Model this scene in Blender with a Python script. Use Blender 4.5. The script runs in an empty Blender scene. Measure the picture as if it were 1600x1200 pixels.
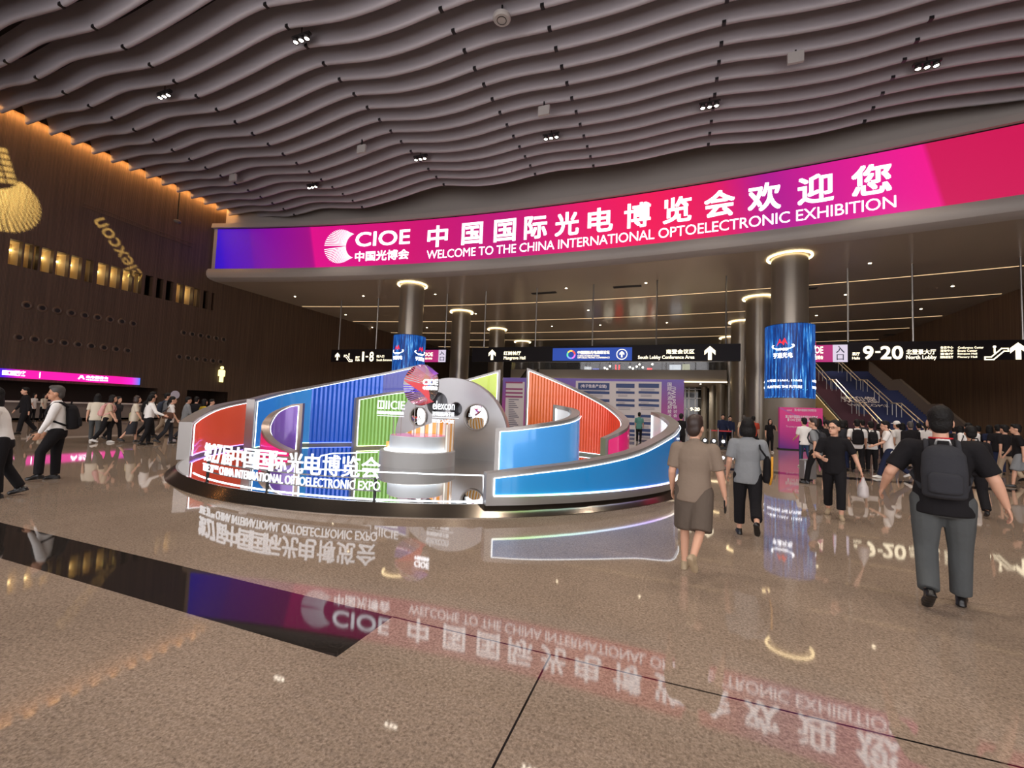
import bpy, bmesh, math, random
from math import sin, cos, pi, radians, atan2, hypot, sqrt
from mathutils import Vector, Matrix, Euler
random.seed(7)
SC = bpy.context.scene
COL = SC.collection

# ------------------------------------------------------------------ camera, world, exposure
F, CX, CY, H = 680.0, 800.0, 600.0, 1.65          # focal length in px of a 1600x1200 frame, principal point, eye height
def _n(v): return v.normalized()
_y0, _roll, _xB = 640.0, radians(2.2), 1052.0
_yB = _y0 + math.tan(_roll)*(_xB-800)
_dY = _n(Vector((_xB-CX, -(_yB-CY), F)))
_up = _n(Vector((0, -(_y0-CY), F)).cross(Vector((1, -math.tan(_roll), 0))))
if _up.y < 0: _up = -_up
_dX = _dY.cross(_up)
if _dX.x < 0: _dX = -_dX
M3 = Matrix((_dX, _dY, _up))                        # (right, up, forward) -> world
cam_d = bpy.data.cameras.new('camera'); cam = bpy.data.objects.new('camera', cam_d); COL.objects.link(cam)
_r, _u, _f = M3 @ Vector((1, 0, 0)), M3 @ Vector((0, 1, 0)), M3 @ Vector((0, 0, 1))
cam.matrix_world = Matrix(((_r.x, _u.x, -_f.x, 0), (_r.y, _u.y, -_f.y, 0), (_r.z, _u.z, -_f.z, H), (0, 0, 0, 1)))
cam_d.sensor_width = 36; cam_d.lens = F/1600*36; cam_d.clip_end = 300; cam_d.clip_start = .05
SC.camera = cam
SC.view_settings.view_transform = 'Standard'; SC.view_settings.look = 'None'
SC.view_settings.exposure = 0.0; SC.view_settings.gamma = 1
FRONT_FILL, SPOT = 3.5, 1900                               # strength of the added front fill panel, ceiling spotlights
w = bpy.data.worlds.new('world'); SC.world = w; w.use_nodes = True
w.node_tree.nodes['Background'].inputs[0].default_value = (.9, .85, .8, 1)
w.node_tree.nodes['Background'].inputs[1].default_value = 0.0

# ------------------------------------------------------------------ measuring helpers (pixel of the photo -> point on a real surface)
def ray(px, py): return M3 @ Vector((px-CX, -(py-CY), F))
def onz(px, py, z=0.):
    d = ray(px, py); return d*((z-H)/d.z) + Vector((0, 0, H))
def ony(px, py, y):
    d = ray(px, py); return d*(y/d.y) + Vector((0, 0, H))
def onx(px, py, x):
    d = ray(px, py); return d*(x/d.x) + Vector((0, 0, H))
AX, AR, AY = -7.15, 124.0, 29.4-124.0              # centre line of the hall; the big arcs are concentric
def oncyl(px, py, R=AR):
    d = ray(px, py); a = d.x**2+d.y**2; b = -2*(d.x*AX+d.y*AY); c = AX**2+AY**2-R*R
    t = (-b+sqrt(b*b-4*a*c))/(2*a); return d*t + Vector((0, 0, H))
def arcp(s, R=AR, z=0.):                            # s = arc length from the centre line
    a = s/AR; return Vector((AX+R*sin(a), AY+R*cos(a), z))
def arc_s(p): return AR*atan2(p.x-AX, p.y-AY)

# ------------------------------------------------------------------ materials
def S(r, g, b):
    f = lambda c: (c/12.92 if c <= .04045 else ((c+.055)/1.055)**2.4)
    return (f(r/255), f(g/255), f(b/255), 1)
_mats = {}
def mat(name, col=(.5, .5, .5, 1), rough=.5, metal=0., emit=None, es=1., spec=.5, coat=0., bump=0., bscale=60., trans=0.):
    if name in _mats: return _mats[name]
    m = bpy.data.materials.new(name); m.use_nodes = True; nt = m.node_tree; b = nt.nodes['Principled BSDF']
    b.inputs['Base Color'].default_value = col; b.inputs['Roughness'].default_value = rough; b.inputs['Metallic'].default_value = metal
    b.inputs['Specular IOR Level'].default_value = spec; b.inputs['Coat Weight'].default_value = coat
    b.inputs['Transmission Weight'].default_value = trans
    if emit: b.inputs['Emission Color'].default_value = emit; b.inputs['Emission Strength'].default_value = es
    if bump:
        n = nt.nodes.new('ShaderNodeTexNoise'); n.inputs['Scale'].default_value = bscale; n.inputs['Detail'].default_value = 3
        tc = nt.nodes.new('ShaderNodeTexCoord'); nt.links.new(tc.outputs['Object'], n.inputs['Vector'])
        bp = nt.nodes.new('ShaderNodeBump'); bp.inputs['Strength'].default_value = bump; bp.inputs['Distance'].default_value = .02
        nt.links.new(n.outputs['Fac'], bp.inputs['Height']); nt.links.new(bp.outputs['Normal'], b.inputs['Normal'])
    _mats[name] = m; return m
def nodes(m): return m.node_tree.nodes, m.node_tree.links, m.node_tree.nodes['Principled BSDF']
def ramp(nd, stops, interp='LINEAR'):
    r = nd.new('ShaderNodeValToRGB'); r.color_ramp.interpolation = interp; e = r.color_ramp.elements
    while len(e) < len(stops): e.new(.5)
    for k, (p, c) in enumerate(stops): e[k].position = p; e[k].color = c
    return r
def glow(name, col, s): return mat(name, (0.02, .02, .02, 1), .6, emit=col, es=s)
def cloth(name, col, rough=.9): return mat(name, col, rough, spec=.2, bump=.75, bscale=8)

# ------------------------------------------------------------------ mesh collector
class MB:
    def __init__(s): s.v = []; s.f = []; s.m = []; s.mi = 0; s.uv = {}
    def add(s, vs, fs):
        n = len(s.v); s.v += [tuple(p) for p in vs]
        for f in fs: s.f.append([i+n for i in f]); s.m.append(s.mi)
        return s
    def box(s, c, d, rz=0.):
        x, y, z = d[0]/2, d[1]/2, d[2]/2; R = Matrix.Rotation(rz, 3, 'Z'); c = Vector(c)
        vs = [c+R@Vector((a*x, b*y, e*z)) for a in (-1, 1) for b in (-1, 1) for e in (-1, 1)]
        return s.add(vs, [(0, 1, 3, 2), (4, 6, 7, 5), (0, 4, 5, 1), (2, 3, 7, 6), (0, 2, 6, 4), (1, 5, 7, 3)])
    def quad(s, a, b, c, d): return s.add([a, b, c, d], [(0, 1, 2, 3)])
    def bar(s, a, b, w, h=None):                    # square bar between points
        a, b = Vector(a), Vector(b); d = (b-a).normalized(); h = h or w
        sd = d.cross(Vector((0, 0, 1))); sd = sd.normalized() if sd.length > 1e-4 else Vector((1, 0, 0)); u = sd.cross(d)
        vs = [p+sd*i*w/2+u*j*h/2 for p in (a, b) for i, j in ((-1, -1), (1, -1), (1, 1), (-1, 1))]
        return s.add(vs, [(3, 2, 1, 0), (4, 5, 6, 7)]+[(k, (k+1) % 4, 4+(k+1) % 4, 4+k) for k in range(4)])
    def tube(s, pts, r, n=10, caps=True):
        pts = [Vector(p) for p in pts]; R = r if isinstance(r, (list, tuple)) else [r]*len(pts); vs = []; fs = []
        ref = None
        for i, p in enumerate(pts):
            d = (pts[min(i+1, len(pts)-1)]-pts[max(i-1, 0)]).normalized()
            if ref is None: ref = d.cross(Vector((0, 0, 1))); ref = ref if ref.length > 1e-3 else Vector((1, 0, 0))
            ref = (ref-d*ref.dot(d)).normalized(); u = d.cross(ref)
            vs += [p+(ref*cos(2*pi*k/n)+u*sin(2*pi*k/n))*R[i] for k in range(n)]
        for i in range(len(pts)-1):
            for k in range(n): fs.append((i*n+k, i*n+(k+1) % n, (i+1)*n+(k+1) % n, (i+1)*n+k))
        if caps: fs.append(tuple(range(n-1, -1, -1))); fs.append(tuple((len(pts)-1)*n+k for k in range(n)))
        return s.add(vs, fs)
    def lathe(s, c, prof, n=32, a0=0., a1=2*pi):    # prof = [(r, z)]
        c = Vector(c); full = abs(a1-a0-2*pi) < 1e-6; k_ = n if full else n+1; vs = []; fs = []
        for r, z in prof:
            for k in range(k_):
                a = a0+(a1-a0)*k/n; vs.append(c+Vector((r*cos(a), r*sin(a), z)))
        for i in range(len(prof)-1):
            for k in range(n):
                k2 = (k+1) % k_; fs.append((i*k_+k, i*k_+k2, (i+1)*k_+k2, (i+1)*k_+k))
        return s.add(vs, fs)
    def ell(s, c, r, n=16, m=10, R=None):           # ellipsoid
        c = Vector(c); vs = [c+(R @ Vector((0, 0, -r[2])) if R else Vector((0, 0, -r[2])))]; fs = []
        for i in range(1, m):
            t = -pi/2+pi*i/m
            for k in range(n):
                p = Vector((r[0]*cos(t)*cos(2*pi*k/n), r[1]*cos(t)*sin(2*pi*k/n), r[2]*sin(t))); vs.append(c+(R @ p if R else p))
        p = Vector((0, 0, r[2])); vs.append(c+(R @ p if R else p)); L = len(vs)-1
        for k in range(n):
            fs.append((0, 1+(k+1) % n, 1+k)); fs.append((L, L-n+k, L-n+(k+1) % n))
            for i in range(m-2): a = 1+i*n; fs.append((a+k, a+(k+1) % n, a+n+(k+1) % n, a+n+k))
        return s.add(vs, fs)
    def prism(s, poly, fn, t0, t1):                 # poly [(u,v)] extruded between depth t0 and t1; fn(u,v,t)->world
        n = len(poly); vs = [fn(u, v, t) for t in (t0, t1) for u, v in poly]
        return s.add(vs, [tuple(range(n-1, -1, -1)), tuple(range(n, 2*n))]+[(k, (k+1) % n, n+(k+1) % n, n+k) for k in range(n)])
    def build(s, name, ms, parent=None, smooth=False, bevel=0., **props):
        me = bpy.data.meshes.new(name); me.from_pydata(s.v, [], s.f)
        for m in (ms if isinstance(ms, (list, tuple)) else [ms]): me.materials.append(m)
        if any(s.m): me.polygons.foreach_set('material_index', s.m)
        bm = bmesh.new(); bm.from_mesh(me); bmesh.ops.recalc_face_normals(bm, faces=bm.faces); bm.to_mesh(me); bm.free()
        if smooth:
            me.polygons.foreach_set('use_smooth', [True]*len(me.polygons))
            if smooth is not True: me.set_sharp_from_angle(angle=radians(smooth))
        o = bpy.data.objects.new(name, me); COL.objects.link(o)
        if parent: o.parent = parent
        if bevel:
            b = o.modifiers.new('bevel', 'BEVEL'); b.width = bevel; b.segments = 2; b.limit_method = 'ANGLE'
        for k, v in props.items(): o[k] = v
        return o
def tag(o, label, cat, group=None, kind=None):
    o['label'] = label; o['category'] = cat
    if group: o['group'] = group
    if kind: o['kind'] = kind
    return o
def thing(name, loc, label, cat, rz=0., group=None, kind=None):
    o = bpy.data.objects.new(name, None); o.empty_display_size = .2; COL.objects.link(o); o.location = loc; o.rotation_euler = (0, 0, rz)
    return tag(o, label, cat, group, kind)
def local(parent):                                  # world -> parent's local, for meshes given in world coordinates
    R = Matrix.Translation(parent.location) @ Euler(parent.rotation_euler).to_matrix().to_4x4(); return R.inverted()
def rel(o):                                         # re-base a child whose mesh was built in world coordinates
    o.matrix_parent_inverse = local(o.parent); return o
ORD = 'first second third fourth fifth sixth seventh eighth ninth tenth eleventh twelfth thirteenth fourteenth fifteenth sixteenth seventeenth eighteenth nineteenth twentieth twenty-first twenty-second twenty-third twenty-fourth twenty-fifth'.split()
def structure(o): o['kind'] = 'structure'; return o

# ------------------------------------------------------------------ lettering
_tc = {}
def text_mesh(body, bold=.0, res=3, sp=1.):
    key = (body, bold, res, sp)
    if key not in _tc:
        c = bpy.data.curves.new('lettering', 'FONT'); c.body = body; c.resolution_u = res; c.fill_mode = 'FRONT'
        c.space_character = sp
        o = bpy.data.objects.new('lettering', c); me = o.to_mesh()
        vs = [v.co.copy() for v in me.vertices]; fs = [tuple(p.vertices) for p in me.polygons]; o.to_mesh_clear()
        bpy.data.objects.remove(o)
        if bold > .006:                                 # heavier weight: the glyph struck four times, slightly shifted
            n = len(vs); off = [(a*bold*.62, b_*bold*.62) for a in (-1, 1) for b_ in (-1, 1)]
            fs = [tuple(i+n*k for i in f) for k in range(4) for f in fs]; vs = [Vector((v.x+a, v.y+b_, 0)) for a, b_ in off for v in vs]
        x0 = min(v.x for v in vs); x1 = max(v.x for v in vs); y0 = min(v.y for v in vs); y1 = max(v.y for v in vs)
        _tc[key] = ([((v.x-x0)/(x1-x0), (v.y-y0)/(y1-y0), (i*4//len(vs))*.0012 if bold > .006 else 0.) for i, v in enumerate(vs)], fs)
    return _tc[key]
def put_text(mb, body, fn, rect, bold=0., res=3, depth=0., back=0., sp=1.):
    """lettering filling rect=(u0,v0,u1,v1) of a surface fn(u,v,t) (t = height over the surface)"""
    vs, fs = text_mesh(body, bold, res, sp); u0, v0, u1, v1 = rect
    P = [(u0+(u1-u0)*a, v0+(v1-v0)*b, l) for a, b, l in vs]
    if not depth: mb.add([fn(u, v, back+l) for u, v, l in P], fs); return
    n = len(P); vv = [fn(u, v, back+depth+l) for u, v, l in P]+[fn(u, v, back) for u, v, l in P]
    cnt = {}
    for f in fs:
        for a, b in zip(f, f[1:]+f[:1]): cnt[(a, b)] = 1
    side = [(b, a, a+n, b+n) for (a, b) in cnt if (b, a) not in cnt]
    mb.add(vv, list(fs)+[tuple(i+n for i in reversed(f)) for f in fs]+side)
ARROW = [(-.13, -.5), (.13, -.5), (.13, .12), (.38, -.13), (.38, .2), (0, .55), (-.38, .2), (-.38, -.13), (-.13, .12)]
def put_poly(mb, poly, fn, c, sc, t=.0, rot=0.):
    pts = [(c[0]+sc*(x*cos(rot)-y*sin(rot)), c[1]+sc*(x*sin(rot)+y*cos(rot))) for x, y in poly]
    mb.add([fn(u, v, t) for u, v in pts], [tuple(range(len(pts)))])
def put_ring(mb, fn, c, r0, r1, t=0., a0=0., a1=2*pi, n=24):
    vs = [fn(c[0]+r*cos(a0+(a1-a0)*k/n), c[1]+r*sin(a0+(a1-a0)*k/n), t) for k in range(n+1) for r in (r0, r1)]
    mb.add(vs, [(2*k, 2*k+1, 2*k+3, 2*k+2) for k in range(n)])
def put_line(mb, fn, pts, w, t=0.):
    for (a, b), (c, d) in zip(pts, pts[1:]):
        L = hypot(c-a, d-b) or 1; nx, ny = -(d-b)/L*w/2, (c-a)/L*w/2
        ex, ey = (c-a)/L*w/2, (d-b)/L*w/2
        mb.add([fn(a-ex+nx, b-ey+ny, t), fn(a-ex-nx, b-ey-ny, t), fn(c+ex-nx, d+ey-ny, t), fn(c+ex+nx, d+ey+ny, t)], [(0, 1, 2, 3)])
def fan_strips(n=17):
    """folding-fan emblem in the unit disc: strips from the notch at the right to the rim -> [(poly, upper?, t)]"""
    out = []
    def notch(a): return (1.02-.62*cos(a), .70*sin(a))
    for up in (1, -1):
        A0, A1 = radians(57), radians(180 if up > 0 else 176)
        for k in range(n):
            t0, t1 = k/n, (k+.42)/n
            a0, a1 = A0+(A1-A0)*t0, A0+(A1-A0)*t1
            q0, q1 = notch(radians(78)*(1-t0)), notch(radians(78)*(1-(k+.7)/n))
            out.append(([(q0[0], up*q0[1]), (cos(a0), up*sin(a0)), (cos(a1), up*sin(a1)), (q1[0], up*q1[1])], up, t0))
    return out
def rect_plane(O, U, V, N):
    O, U, V, N = Vector(O), Vector(U), Vector(V), Vector(N)
    return lambda u, v, t=0.: O+U*u+V*v+N*t

# ------------------------------------------------------------------ shared materials
WHITE_GLOW = glow('white_glow', S(250, 250, 255), 4.5)
SIGN_TXT = glow('sign_text', S(255, 240, 205), 2.2)
SIGN_BLACK = mat('sign_black', S(20, 14, 17), .5, spec=.15)
BLACK = mat('black', S(16, 16, 17), .5)
STEEL = mat('brushed_steel', S(150, 146, 142), .28, .85)
MIRROR = mat('mirror', (.78, .78, .77, 1), .02, 1.)
ALU = mat('satin_aluminium', S(176, 172, 168), .35, .6)
GREY_P = mat('grey_paint', S(160, 157, 154), .45)
WARM = glow('warm_line', S(255, 214, 160), 1.6)

# ------------------------------------------------------------------ floor
def floor_material():
    m = mat('polished_granite', (.25, .2, .16, 1), .03, spec=.62); nd, lk, b = nodes(m)
    tc = nd.new('ShaderNodeTexCoord'); sp = nd.new('ShaderNodeSeparateXYZ'); lk.new(tc.outputs['Object'], sp.inputs[0])
    def mth(op, a, c=None):
        n = nd.new('ShaderNodeMath'); n.operation = op
        for i, q in enumerate((a, c)):
            if q is None: continue
            if isinstance(q, (int, float)): n.inputs[i].default_value = q
            else: lk.new(q, n.inputs[i])
        return n.outputs[0]
    X, Y = sp.outputs[0], sp.outputs[1]
    n1 = nd.new('ShaderNodeTexNoise'); n1.inputs['Scale'].default_value = 55; n1.inputs['Detail'].default_value = 4; n1.inputs['Roughness'].default_value = .75
    n2 = nd.new('ShaderNodeTexNoise'); n2.inputs['Scale'].default_value = .9; n2.inputs['Detail'].default_value = 3
    v = nd.new('ShaderNodeTexVoronoi'); v.inputs['Scale'].default_value = 75
    for n in (n1, n2, v): lk.new(tc.outputs['Object'], n.inputs['Vector'])
    r1 = ramp(nd, [(.3, S(114, 99, 87)), (.5, S(152, 134, 118)), (.7, S(176, 158, 142))]); lk.new(n1.outputs['Fac'], r1.inputs[0])
    sepc = nd.new('ShaderNodeSeparateColor'); lk.new(v.outputs['Color'], sepc.inputs[0])
    mx = nd.new('ShaderNodeMix'); mx.data_type = 'RGBA'; mx.blend_type = 'MULTIPLY'; mx.inputs[0].default_value = .75
    r2 = ramp(nd, [(.05, (.72, .7, .68, 1)), (.5, (1, 1, 1, 1)), (.95, (1.1, 1.08, 1.06, 1))]); lk.new(sepc.outputs[0], r2.inputs[0])
    lk.new(r1.outputs[0], mx.inputs[6]); lk.new(r2.outputs[0], mx.inputs[7])
    m2 = nd.new('ShaderNodeMix'); m2.data_type = 'RGBA'; m2.blend_type = 'MULTIPLY'; m2.inputs[0].default_value = .5
    r3 = ramp(nd, [(.35, (.8, .8, .8, 1)), (.65, (1.1, 1.1, 1.1, 1))]); lk.new(n2.outputs['Fac'], r3.inputs[0])
    lk.new(mx.outputs[2], m2.inputs[6]); lk.new(r3.outputs[0], m2.inputs[7])
    # slab to slab tone
    wn = nd.new('ShaderNodeTexWhiteNoise'); wn.noise_dimensions = '2D'; cb = nd.new('ShaderNodeCombineXYZ')
    lk.new(mth('FLOOR', mth('DIVIDE', mth('ADD', X, .755), 1.27)), cb.inputs[0]); lk.new(mth('FLOOR', mth('DIVIDE', mth('SUBTRACT', Y, 2.98), 2.5)), cb.inputs[1])
    lk.new(cb.outputs[0], wn.inputs['Vector'])
    ton = mth('ADD', mth('MULTIPLY', wn.outputs['Value'], .10), .94)
    m3 = nd.new('ShaderNodeVectorMath'); m3.operation = 'SCALE'; lk.new(m2.outputs[2], m3.inputs[0]); lk.new(ton, m3.inputs[3])
    # inlaid dark granite strips
    def between(q, a, c): return mth('MULTIPLY', mth('GREATER_THAN', q, a), mth('LESS_THAN', q, c))
    dark = mth('MULTIPLY', between(Y, 2.375, 2.985), mth('LESS_THAN', X, -2.03))
    for a, c in ((15.4, 16.1), (28.0, 28.6)): dark = mth('MAXIMUM', dark, between(Y, a, c))
    # fine joints
    j = mth('MULTIPLY', mth('LESS_THAN', mth('ABSOLUTE', mth('SUBTRACT', Y, 2.982)), .007), mth('GREATER_THAN', X, -2.03))
    j = mth('MAXIMUM', j, mth('MULTIPLY', mth('LESS_THAN', mth('ABSOLUTE', mth('ADD', X, .755)), .006), mth('LESS_THAN', Y, 2.98)))
    j2 = mth('MULTIPLY', mth('LESS_THAN', mth('ABSOLUTE', mth('SUBTRACT', mth('MODULO', mth('ADD', Y, 40), 2.5), .48)), .004), .35)
    md = nd.new('ShaderNodeMix'); md.data_type = 'RGBA'; lk.new(dark, md.inputs[0]); lk.new(m3.outputs[0], md.inputs[6])
    r4 = ramp(nd, [(.35, S(24, 21, 19)), (.7, S(58, 52, 48))]); lk.new(n1.outputs['Fac'], r4.inputs[0]); lk.new(r4.outputs[0], md.inputs[7])
    mj = nd.new('ShaderNodeMix'); mj.data_type = 'RGBA'; lk.new(mth('MAXIMUM', j, j2), mj.inputs[0]); lk.new(md.outputs[2], mj.inputs[6]); mj.inputs[7].default_value = S(30, 26, 24)
    lk.new(mj.outputs[2], b.inputs['Base Color'])
    bp = nd.new('ShaderNodeBump'); bp.inputs['Strength'].default_value = .012; bp.inputs['Distance'].default_value = .002
    n3 = nd.new('ShaderNodeTexNoise'); n3.inputs['Scale'].default_value = 1.6; n3.inputs['Detail'].default_value = 2
    lk.new(tc.outputs['Object'], n3.inputs['Vector'])
    lk.new(n1.outputs['Fac'], bp.inputs['Height'])
    b2 = nd.new('ShaderNodeBump'); b2.inputs['Strength'].default_value = .006; b2.inputs['Distance'].default_value = .02
    lk.new(n3.outputs['Fac'], b2.inputs['Height']); lk.new(bp.outputs['Normal'], b2.inputs['Normal']); lk.new(b2.outputs['Normal'], b.inputs['Normal'])
    return m
XL, XR, YB, YF = -37.7, 23.4, 76.0, -12.0
structure(MB().box(((XL+XR)/2, (YB+YF)/2, -.15), (XR-XL+6, YB-YF+2, .3)).build('floor', floor_material()))

# ------------------------------------------------------------------ side walls (fine vertical timber slats)
def slat_material(name, c0, c1):
    m = mat(name, c0, .55); nd, lk, b = nodes(m)
    tc = nd.new('ShaderNodeTexCoord'); mp = nd.new('ShaderNodeMapping'); mp.inputs['Scale'].default_value = (1, 1, .02)
    n = nd.new('ShaderNodeTexNoise'); n.inputs['Scale'].default_value = 9; n.inputs['Detail'].default_value = 3
    wv = nd.new('ShaderNodeTexWave'); wv.wave_type = 'BANDS'; wv.bands_direction = 'Y'; wv.inputs['Scale'].default_value = 5.5; wv.inputs['Distortion'].default_value = 0
    lk.new(tc.outputs['Object'], mp.inputs[0]); lk.new(mp.outputs[0], n.inputs['Vector']); lk.new(tc.outputs['Object'], wv.inputs['Vector'])
    r = ramp(nd, [(.3, c0), (.7, c1)]); lk.new(n.outputs['Fac'], r.inputs[0])
    mx = nd.new('ShaderNodeMix'); mx.data_type = 'RGBA'; mx.blend_type = 'MULTIPLY'; mx.inputs[0].default_value = .55
    lk.new(r.outputs[0], mx.inputs[6]); lk.new(wv.outputs['Color'], mx.inputs[7]); lk.new(mx.outputs[2], b.inputs['Base Color'])
    bp = nd.new('ShaderNodeBump'); bp.inputs['Strength'].default_value = .4; bp.inputs['Distance'].default_value = .02
    lk.new(wv.outputs['Fac'], bp.inputs['Height']); lk.new(bp.outputs['Normal'], b.inputs['Normal'])
    return m
WOOD = slat_material('timber_slats', S(84, 63, 49), S(112, 86, 67))
WZ0, WZ1, RZ = 9.25, 10.8, 2.25
wpx = [(14, 34, 1), (37.5, 50, 1), (52, 60, 1), (64, 83, 1), (87.5, 107, 1), (110, 127, .5), (133, 145, .3), (152, 169, 1), (172, 187, 1), (191, 206, 1),
       (209, 221, .4), (226, 238, 0), (244, 254, 0), (259, 270, 0), (275, 285, .7), (288, 301, 1), (302.5, 312, .3), (317, 325, 0), (330, 335, 0)]
wins = []
for a, b_, l in wpx:
    ya, yb = onx(a, 394+.262*(a-14), XL).y, onx(b_, 394+.262*(b_-14), XL).y; wins.append((ya, yb, l))
wl = MB()
def wslab(y0, y1, z0, z1): wl.box((XL-.2, (y0+y1)/2, (z0+z1)/2), (.4, y1-y0, z1-z0))
wslab(YF, YB, WZ1, 20); wslab(YF, YB, RZ, WZ0)
yprev = YF
for ya, yb, l in wins: wslab(yprev, ya, WZ0, WZ1); yprev = yb
wslab(yprev, YB, WZ0, WZ1)
for y0, y1 in ((YF, 11.2), (22.2, 24.4), (27.9, YB)): wslab(y0, y1, 0, RZ)
structure(wl.build('wall_left', WOOD))
CREAM = mat('cream_plaster', S(205, 186, 150), .7)
NICHE_L = glow('niche_light', S(255, 226, 160), 16.); NICHE_D = glow('niche_light_dim', S(255, 226, 160), 4.0); DARKP = mat('dark_panel', S(34, 24, 20), .4)
for i, (ya, yb, l) in enumerate(wins):
    b = MB(); x0, x1 = XL-.4, XL-1.3; d = CREAM if l else DARKP
    b.quad((x1, ya, WZ0), (x1, yb, WZ0), (x1, yb, WZ1), (x1, ya, WZ1)); b.quad((x0, ya, WZ0), (x1, ya, WZ0), (x1, ya, WZ1), (x0, ya, WZ1))
    b.quad((x0, yb, WZ0), (x1, yb, WZ0), (x1, yb, WZ1), (x0, yb, WZ1)); b.quad((x0, ya, WZ0), (x1, ya, WZ0), (x1, yb, WZ0), (x0, yb, WZ0))
    b.quad((x0, ya, WZ1), (x1, ya, WZ1), (x1, yb, WZ1), (x0, yb, WZ1))
    wn = structure(b.build('window_%d' % (i+1), d))
    if l: MB().box((XL-1.24, (ya+yb)/2, WZ1-.42), (.06, (yb-ya)*.9, .07)).build('window_light', NICHE_L if l > .45 else NICHE_D, wn)
# counter recess and desk under the wall
rc = MB()
for y0, y1 in ((11.2, 22.2), (24.4, 27.9)):
    rc.quad((XL-2.5, y0, 0), (XL-2.5, y1, 0), (XL-2.5, y1, RZ), (XL-2.5, y0, RZ)); rc.quad((XL-2.5, y0, RZ), (XL-2.5, y1, RZ), (XL, y1, RZ), (XL, y0, RZ))
    rc.quad((XL-2.5, y0, 0), (XL, y0, 0), (XL, y0, RZ), (XL-2.5, y0, RZ)); rc.quad((XL-2.5, y1, 0), (XL, y1, 0), (XL, y1, RZ), (XL-2.5, y1, RZ))
structure(rc.build('wall_recess', mat('recess_brown', S(52, 38, 30), .6)))
structure(MB().box((XR+.2, (YB+YF)/2, 10), (.4, YB-YF, 20)).build('wall_right', slat_material('timber_slats_right', S(112, 84, 65), S(142, 110, 86))))
structure(MB().box(((XL+XR)/2, YB+.2, 10), (XR-XL, .4, 20)).build('wall_back', mat('far_wall', S(70, 62, 55), .5)))
structure(MB().box(((XL+XR)/2, YF-.2, 18.4), (XR-XL, .4, 3.2)).build('wall_front', mat('front_wall', S(64, 54, 48), .6)))
# unseen front: solid at left, then a glowing panel added to brighten the ceiling
structure(MB().box(((XL-26)/2, YF-.2, 8.4), (-26-XL, .4, 16.8)).build('wall_front_left', mat('front_wall')))
structure(MB().box(((-26+XR)/2, YF-.3, 8.4), (XR+26, .1, 16.8)).build('window_20', glow('front_fill_glow', S(252, 248, 250), FRONT_FILL)))
mu = MB()
for k in range(18): mu.box((-25.9+k*2.85, YF-.1, 8.4), (.14, .3, 16.8))
for z_ in (3.2, 7.6, 12.0): mu.box(((XL+XR)/2, YF-.1, z_), (XR-XL, .3, .14))
structure(mu.build('trim_4', STEEL))
structure(MB().box(((XL+XR)/2, 12, 20.1), (XR-XL, 52, .2)).build('ceiling', mat('black_void', S(40, 36, 36), .9)))

# ------------------------------------------------------------------ wavy ceiling baffles
WK = [(-38, .1), (-33.7, .12), (-31.3, -.14), (-29.6, -.08), (-27.6, .06), (-25, -.2), (-23.4, -.36), (-21.6, -.25), (-19.6, -.03), (-17.8, .22), (-16.3, .32), (-14.7, .10),
      (-13.2, -.10), (-11.2, -.14), (-9.1, .02), (-7.4, .08), (-5.2, -.03), (-2.5, -.06), (0, .08), (2, .13), (4.5, -.08), (7, -.14), (9.5, .05), (12, .1), (16, -.08), (20, .05), (24, 0)]
def wave(x):
    for k in range(len(WK)-1):
        if WK[k][0] <= x <= WK[k+1][0]:
            p0 = WK[max(k-1, 0)]; p1 = WK[k]; p2 = WK[k+1]; p3 = WK[min(k+2, len(WK)-1)]
            t = (x-p1[0])/(p2[0]-p1[0]); m1 = (p2[1]-p0[1])/(p2[0]-p0[0])*(p2[0]-p1[0]); m2 = (p3[1]-p1[1])/(p3[0]-p1[0])*(p2[0]-p1[0])
            return 1.15*((2*t**3-3*t*t+1)*p1[1]+(t**3-2*t*t+t)*m1+(-2*t**3+3*t*t)*p2[1]+(t**3-t*t)*m2)
    return 0.
CZ = 17.6
BAFFLE = mat('baffle_grey', S(164, 157, 161), .6)
prof = [(-.32, 1.08), (-.13, .55), (-.10, .24), (-.10, .10), (-.075, .03), (0, 0), (.075, .03), (.10, .10), (.07, .26), (-.02, .6), (-.25, 1.08)]
bf = MB(); NX = 150; n_ = len(prof)
for i in range(NX+1):
    x = XL+.75+(XR-.1-XL-.75)*i/NX; z = CZ+wave(x); bf.v += [(x, a, z+b_) for a, b_ in prof]
for i in range(NX):
    for k in range(n_-1): bf.f.append([i*n_+k, i*n_+k+1, (i+1)*n_+k+1, (i+1)*n_+k]); bf.m.append(0)
bf.f.append(list(range(n_))); bf.f.append([NX*n_+k for k in range(n_)][::-1]); bf.m += [0, 0]
b0 = bf.build('ceiling_baffle', BAFFLE, smooth=50)
clips = []
for xj in (-30.5, -23.4, -16.1, -9.05, -5.1, 1.7, 9.3, 16.3):
    if not clips: c = MB().box((0, -.02, .05), (.15, .2, .12)).build('joint_clip', BLACK, b0)
    else: c = clips[0].copy(); COL.objects.link(c)
    c.location = (xj, 0, CZ+wave(xj)); clips.append(c)
YS = [12.32+1.07*k for k in range(-10, 15)]
for k, y in enumerate(YS):
    o = b0
    if k:
        o = b0.copy(); COL.objects.link(o)
        for c in clips: d = c.copy(); COL.objects.link(d); d.parent = o
    o.location.y = y
    tag(o, 'long wavy grey ceiling baffle, %s counting back from the pink screen' % ORD[len(YS)-1-k], 'ceiling baffle', 'wavy ceiling baffles', 'thing')

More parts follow.
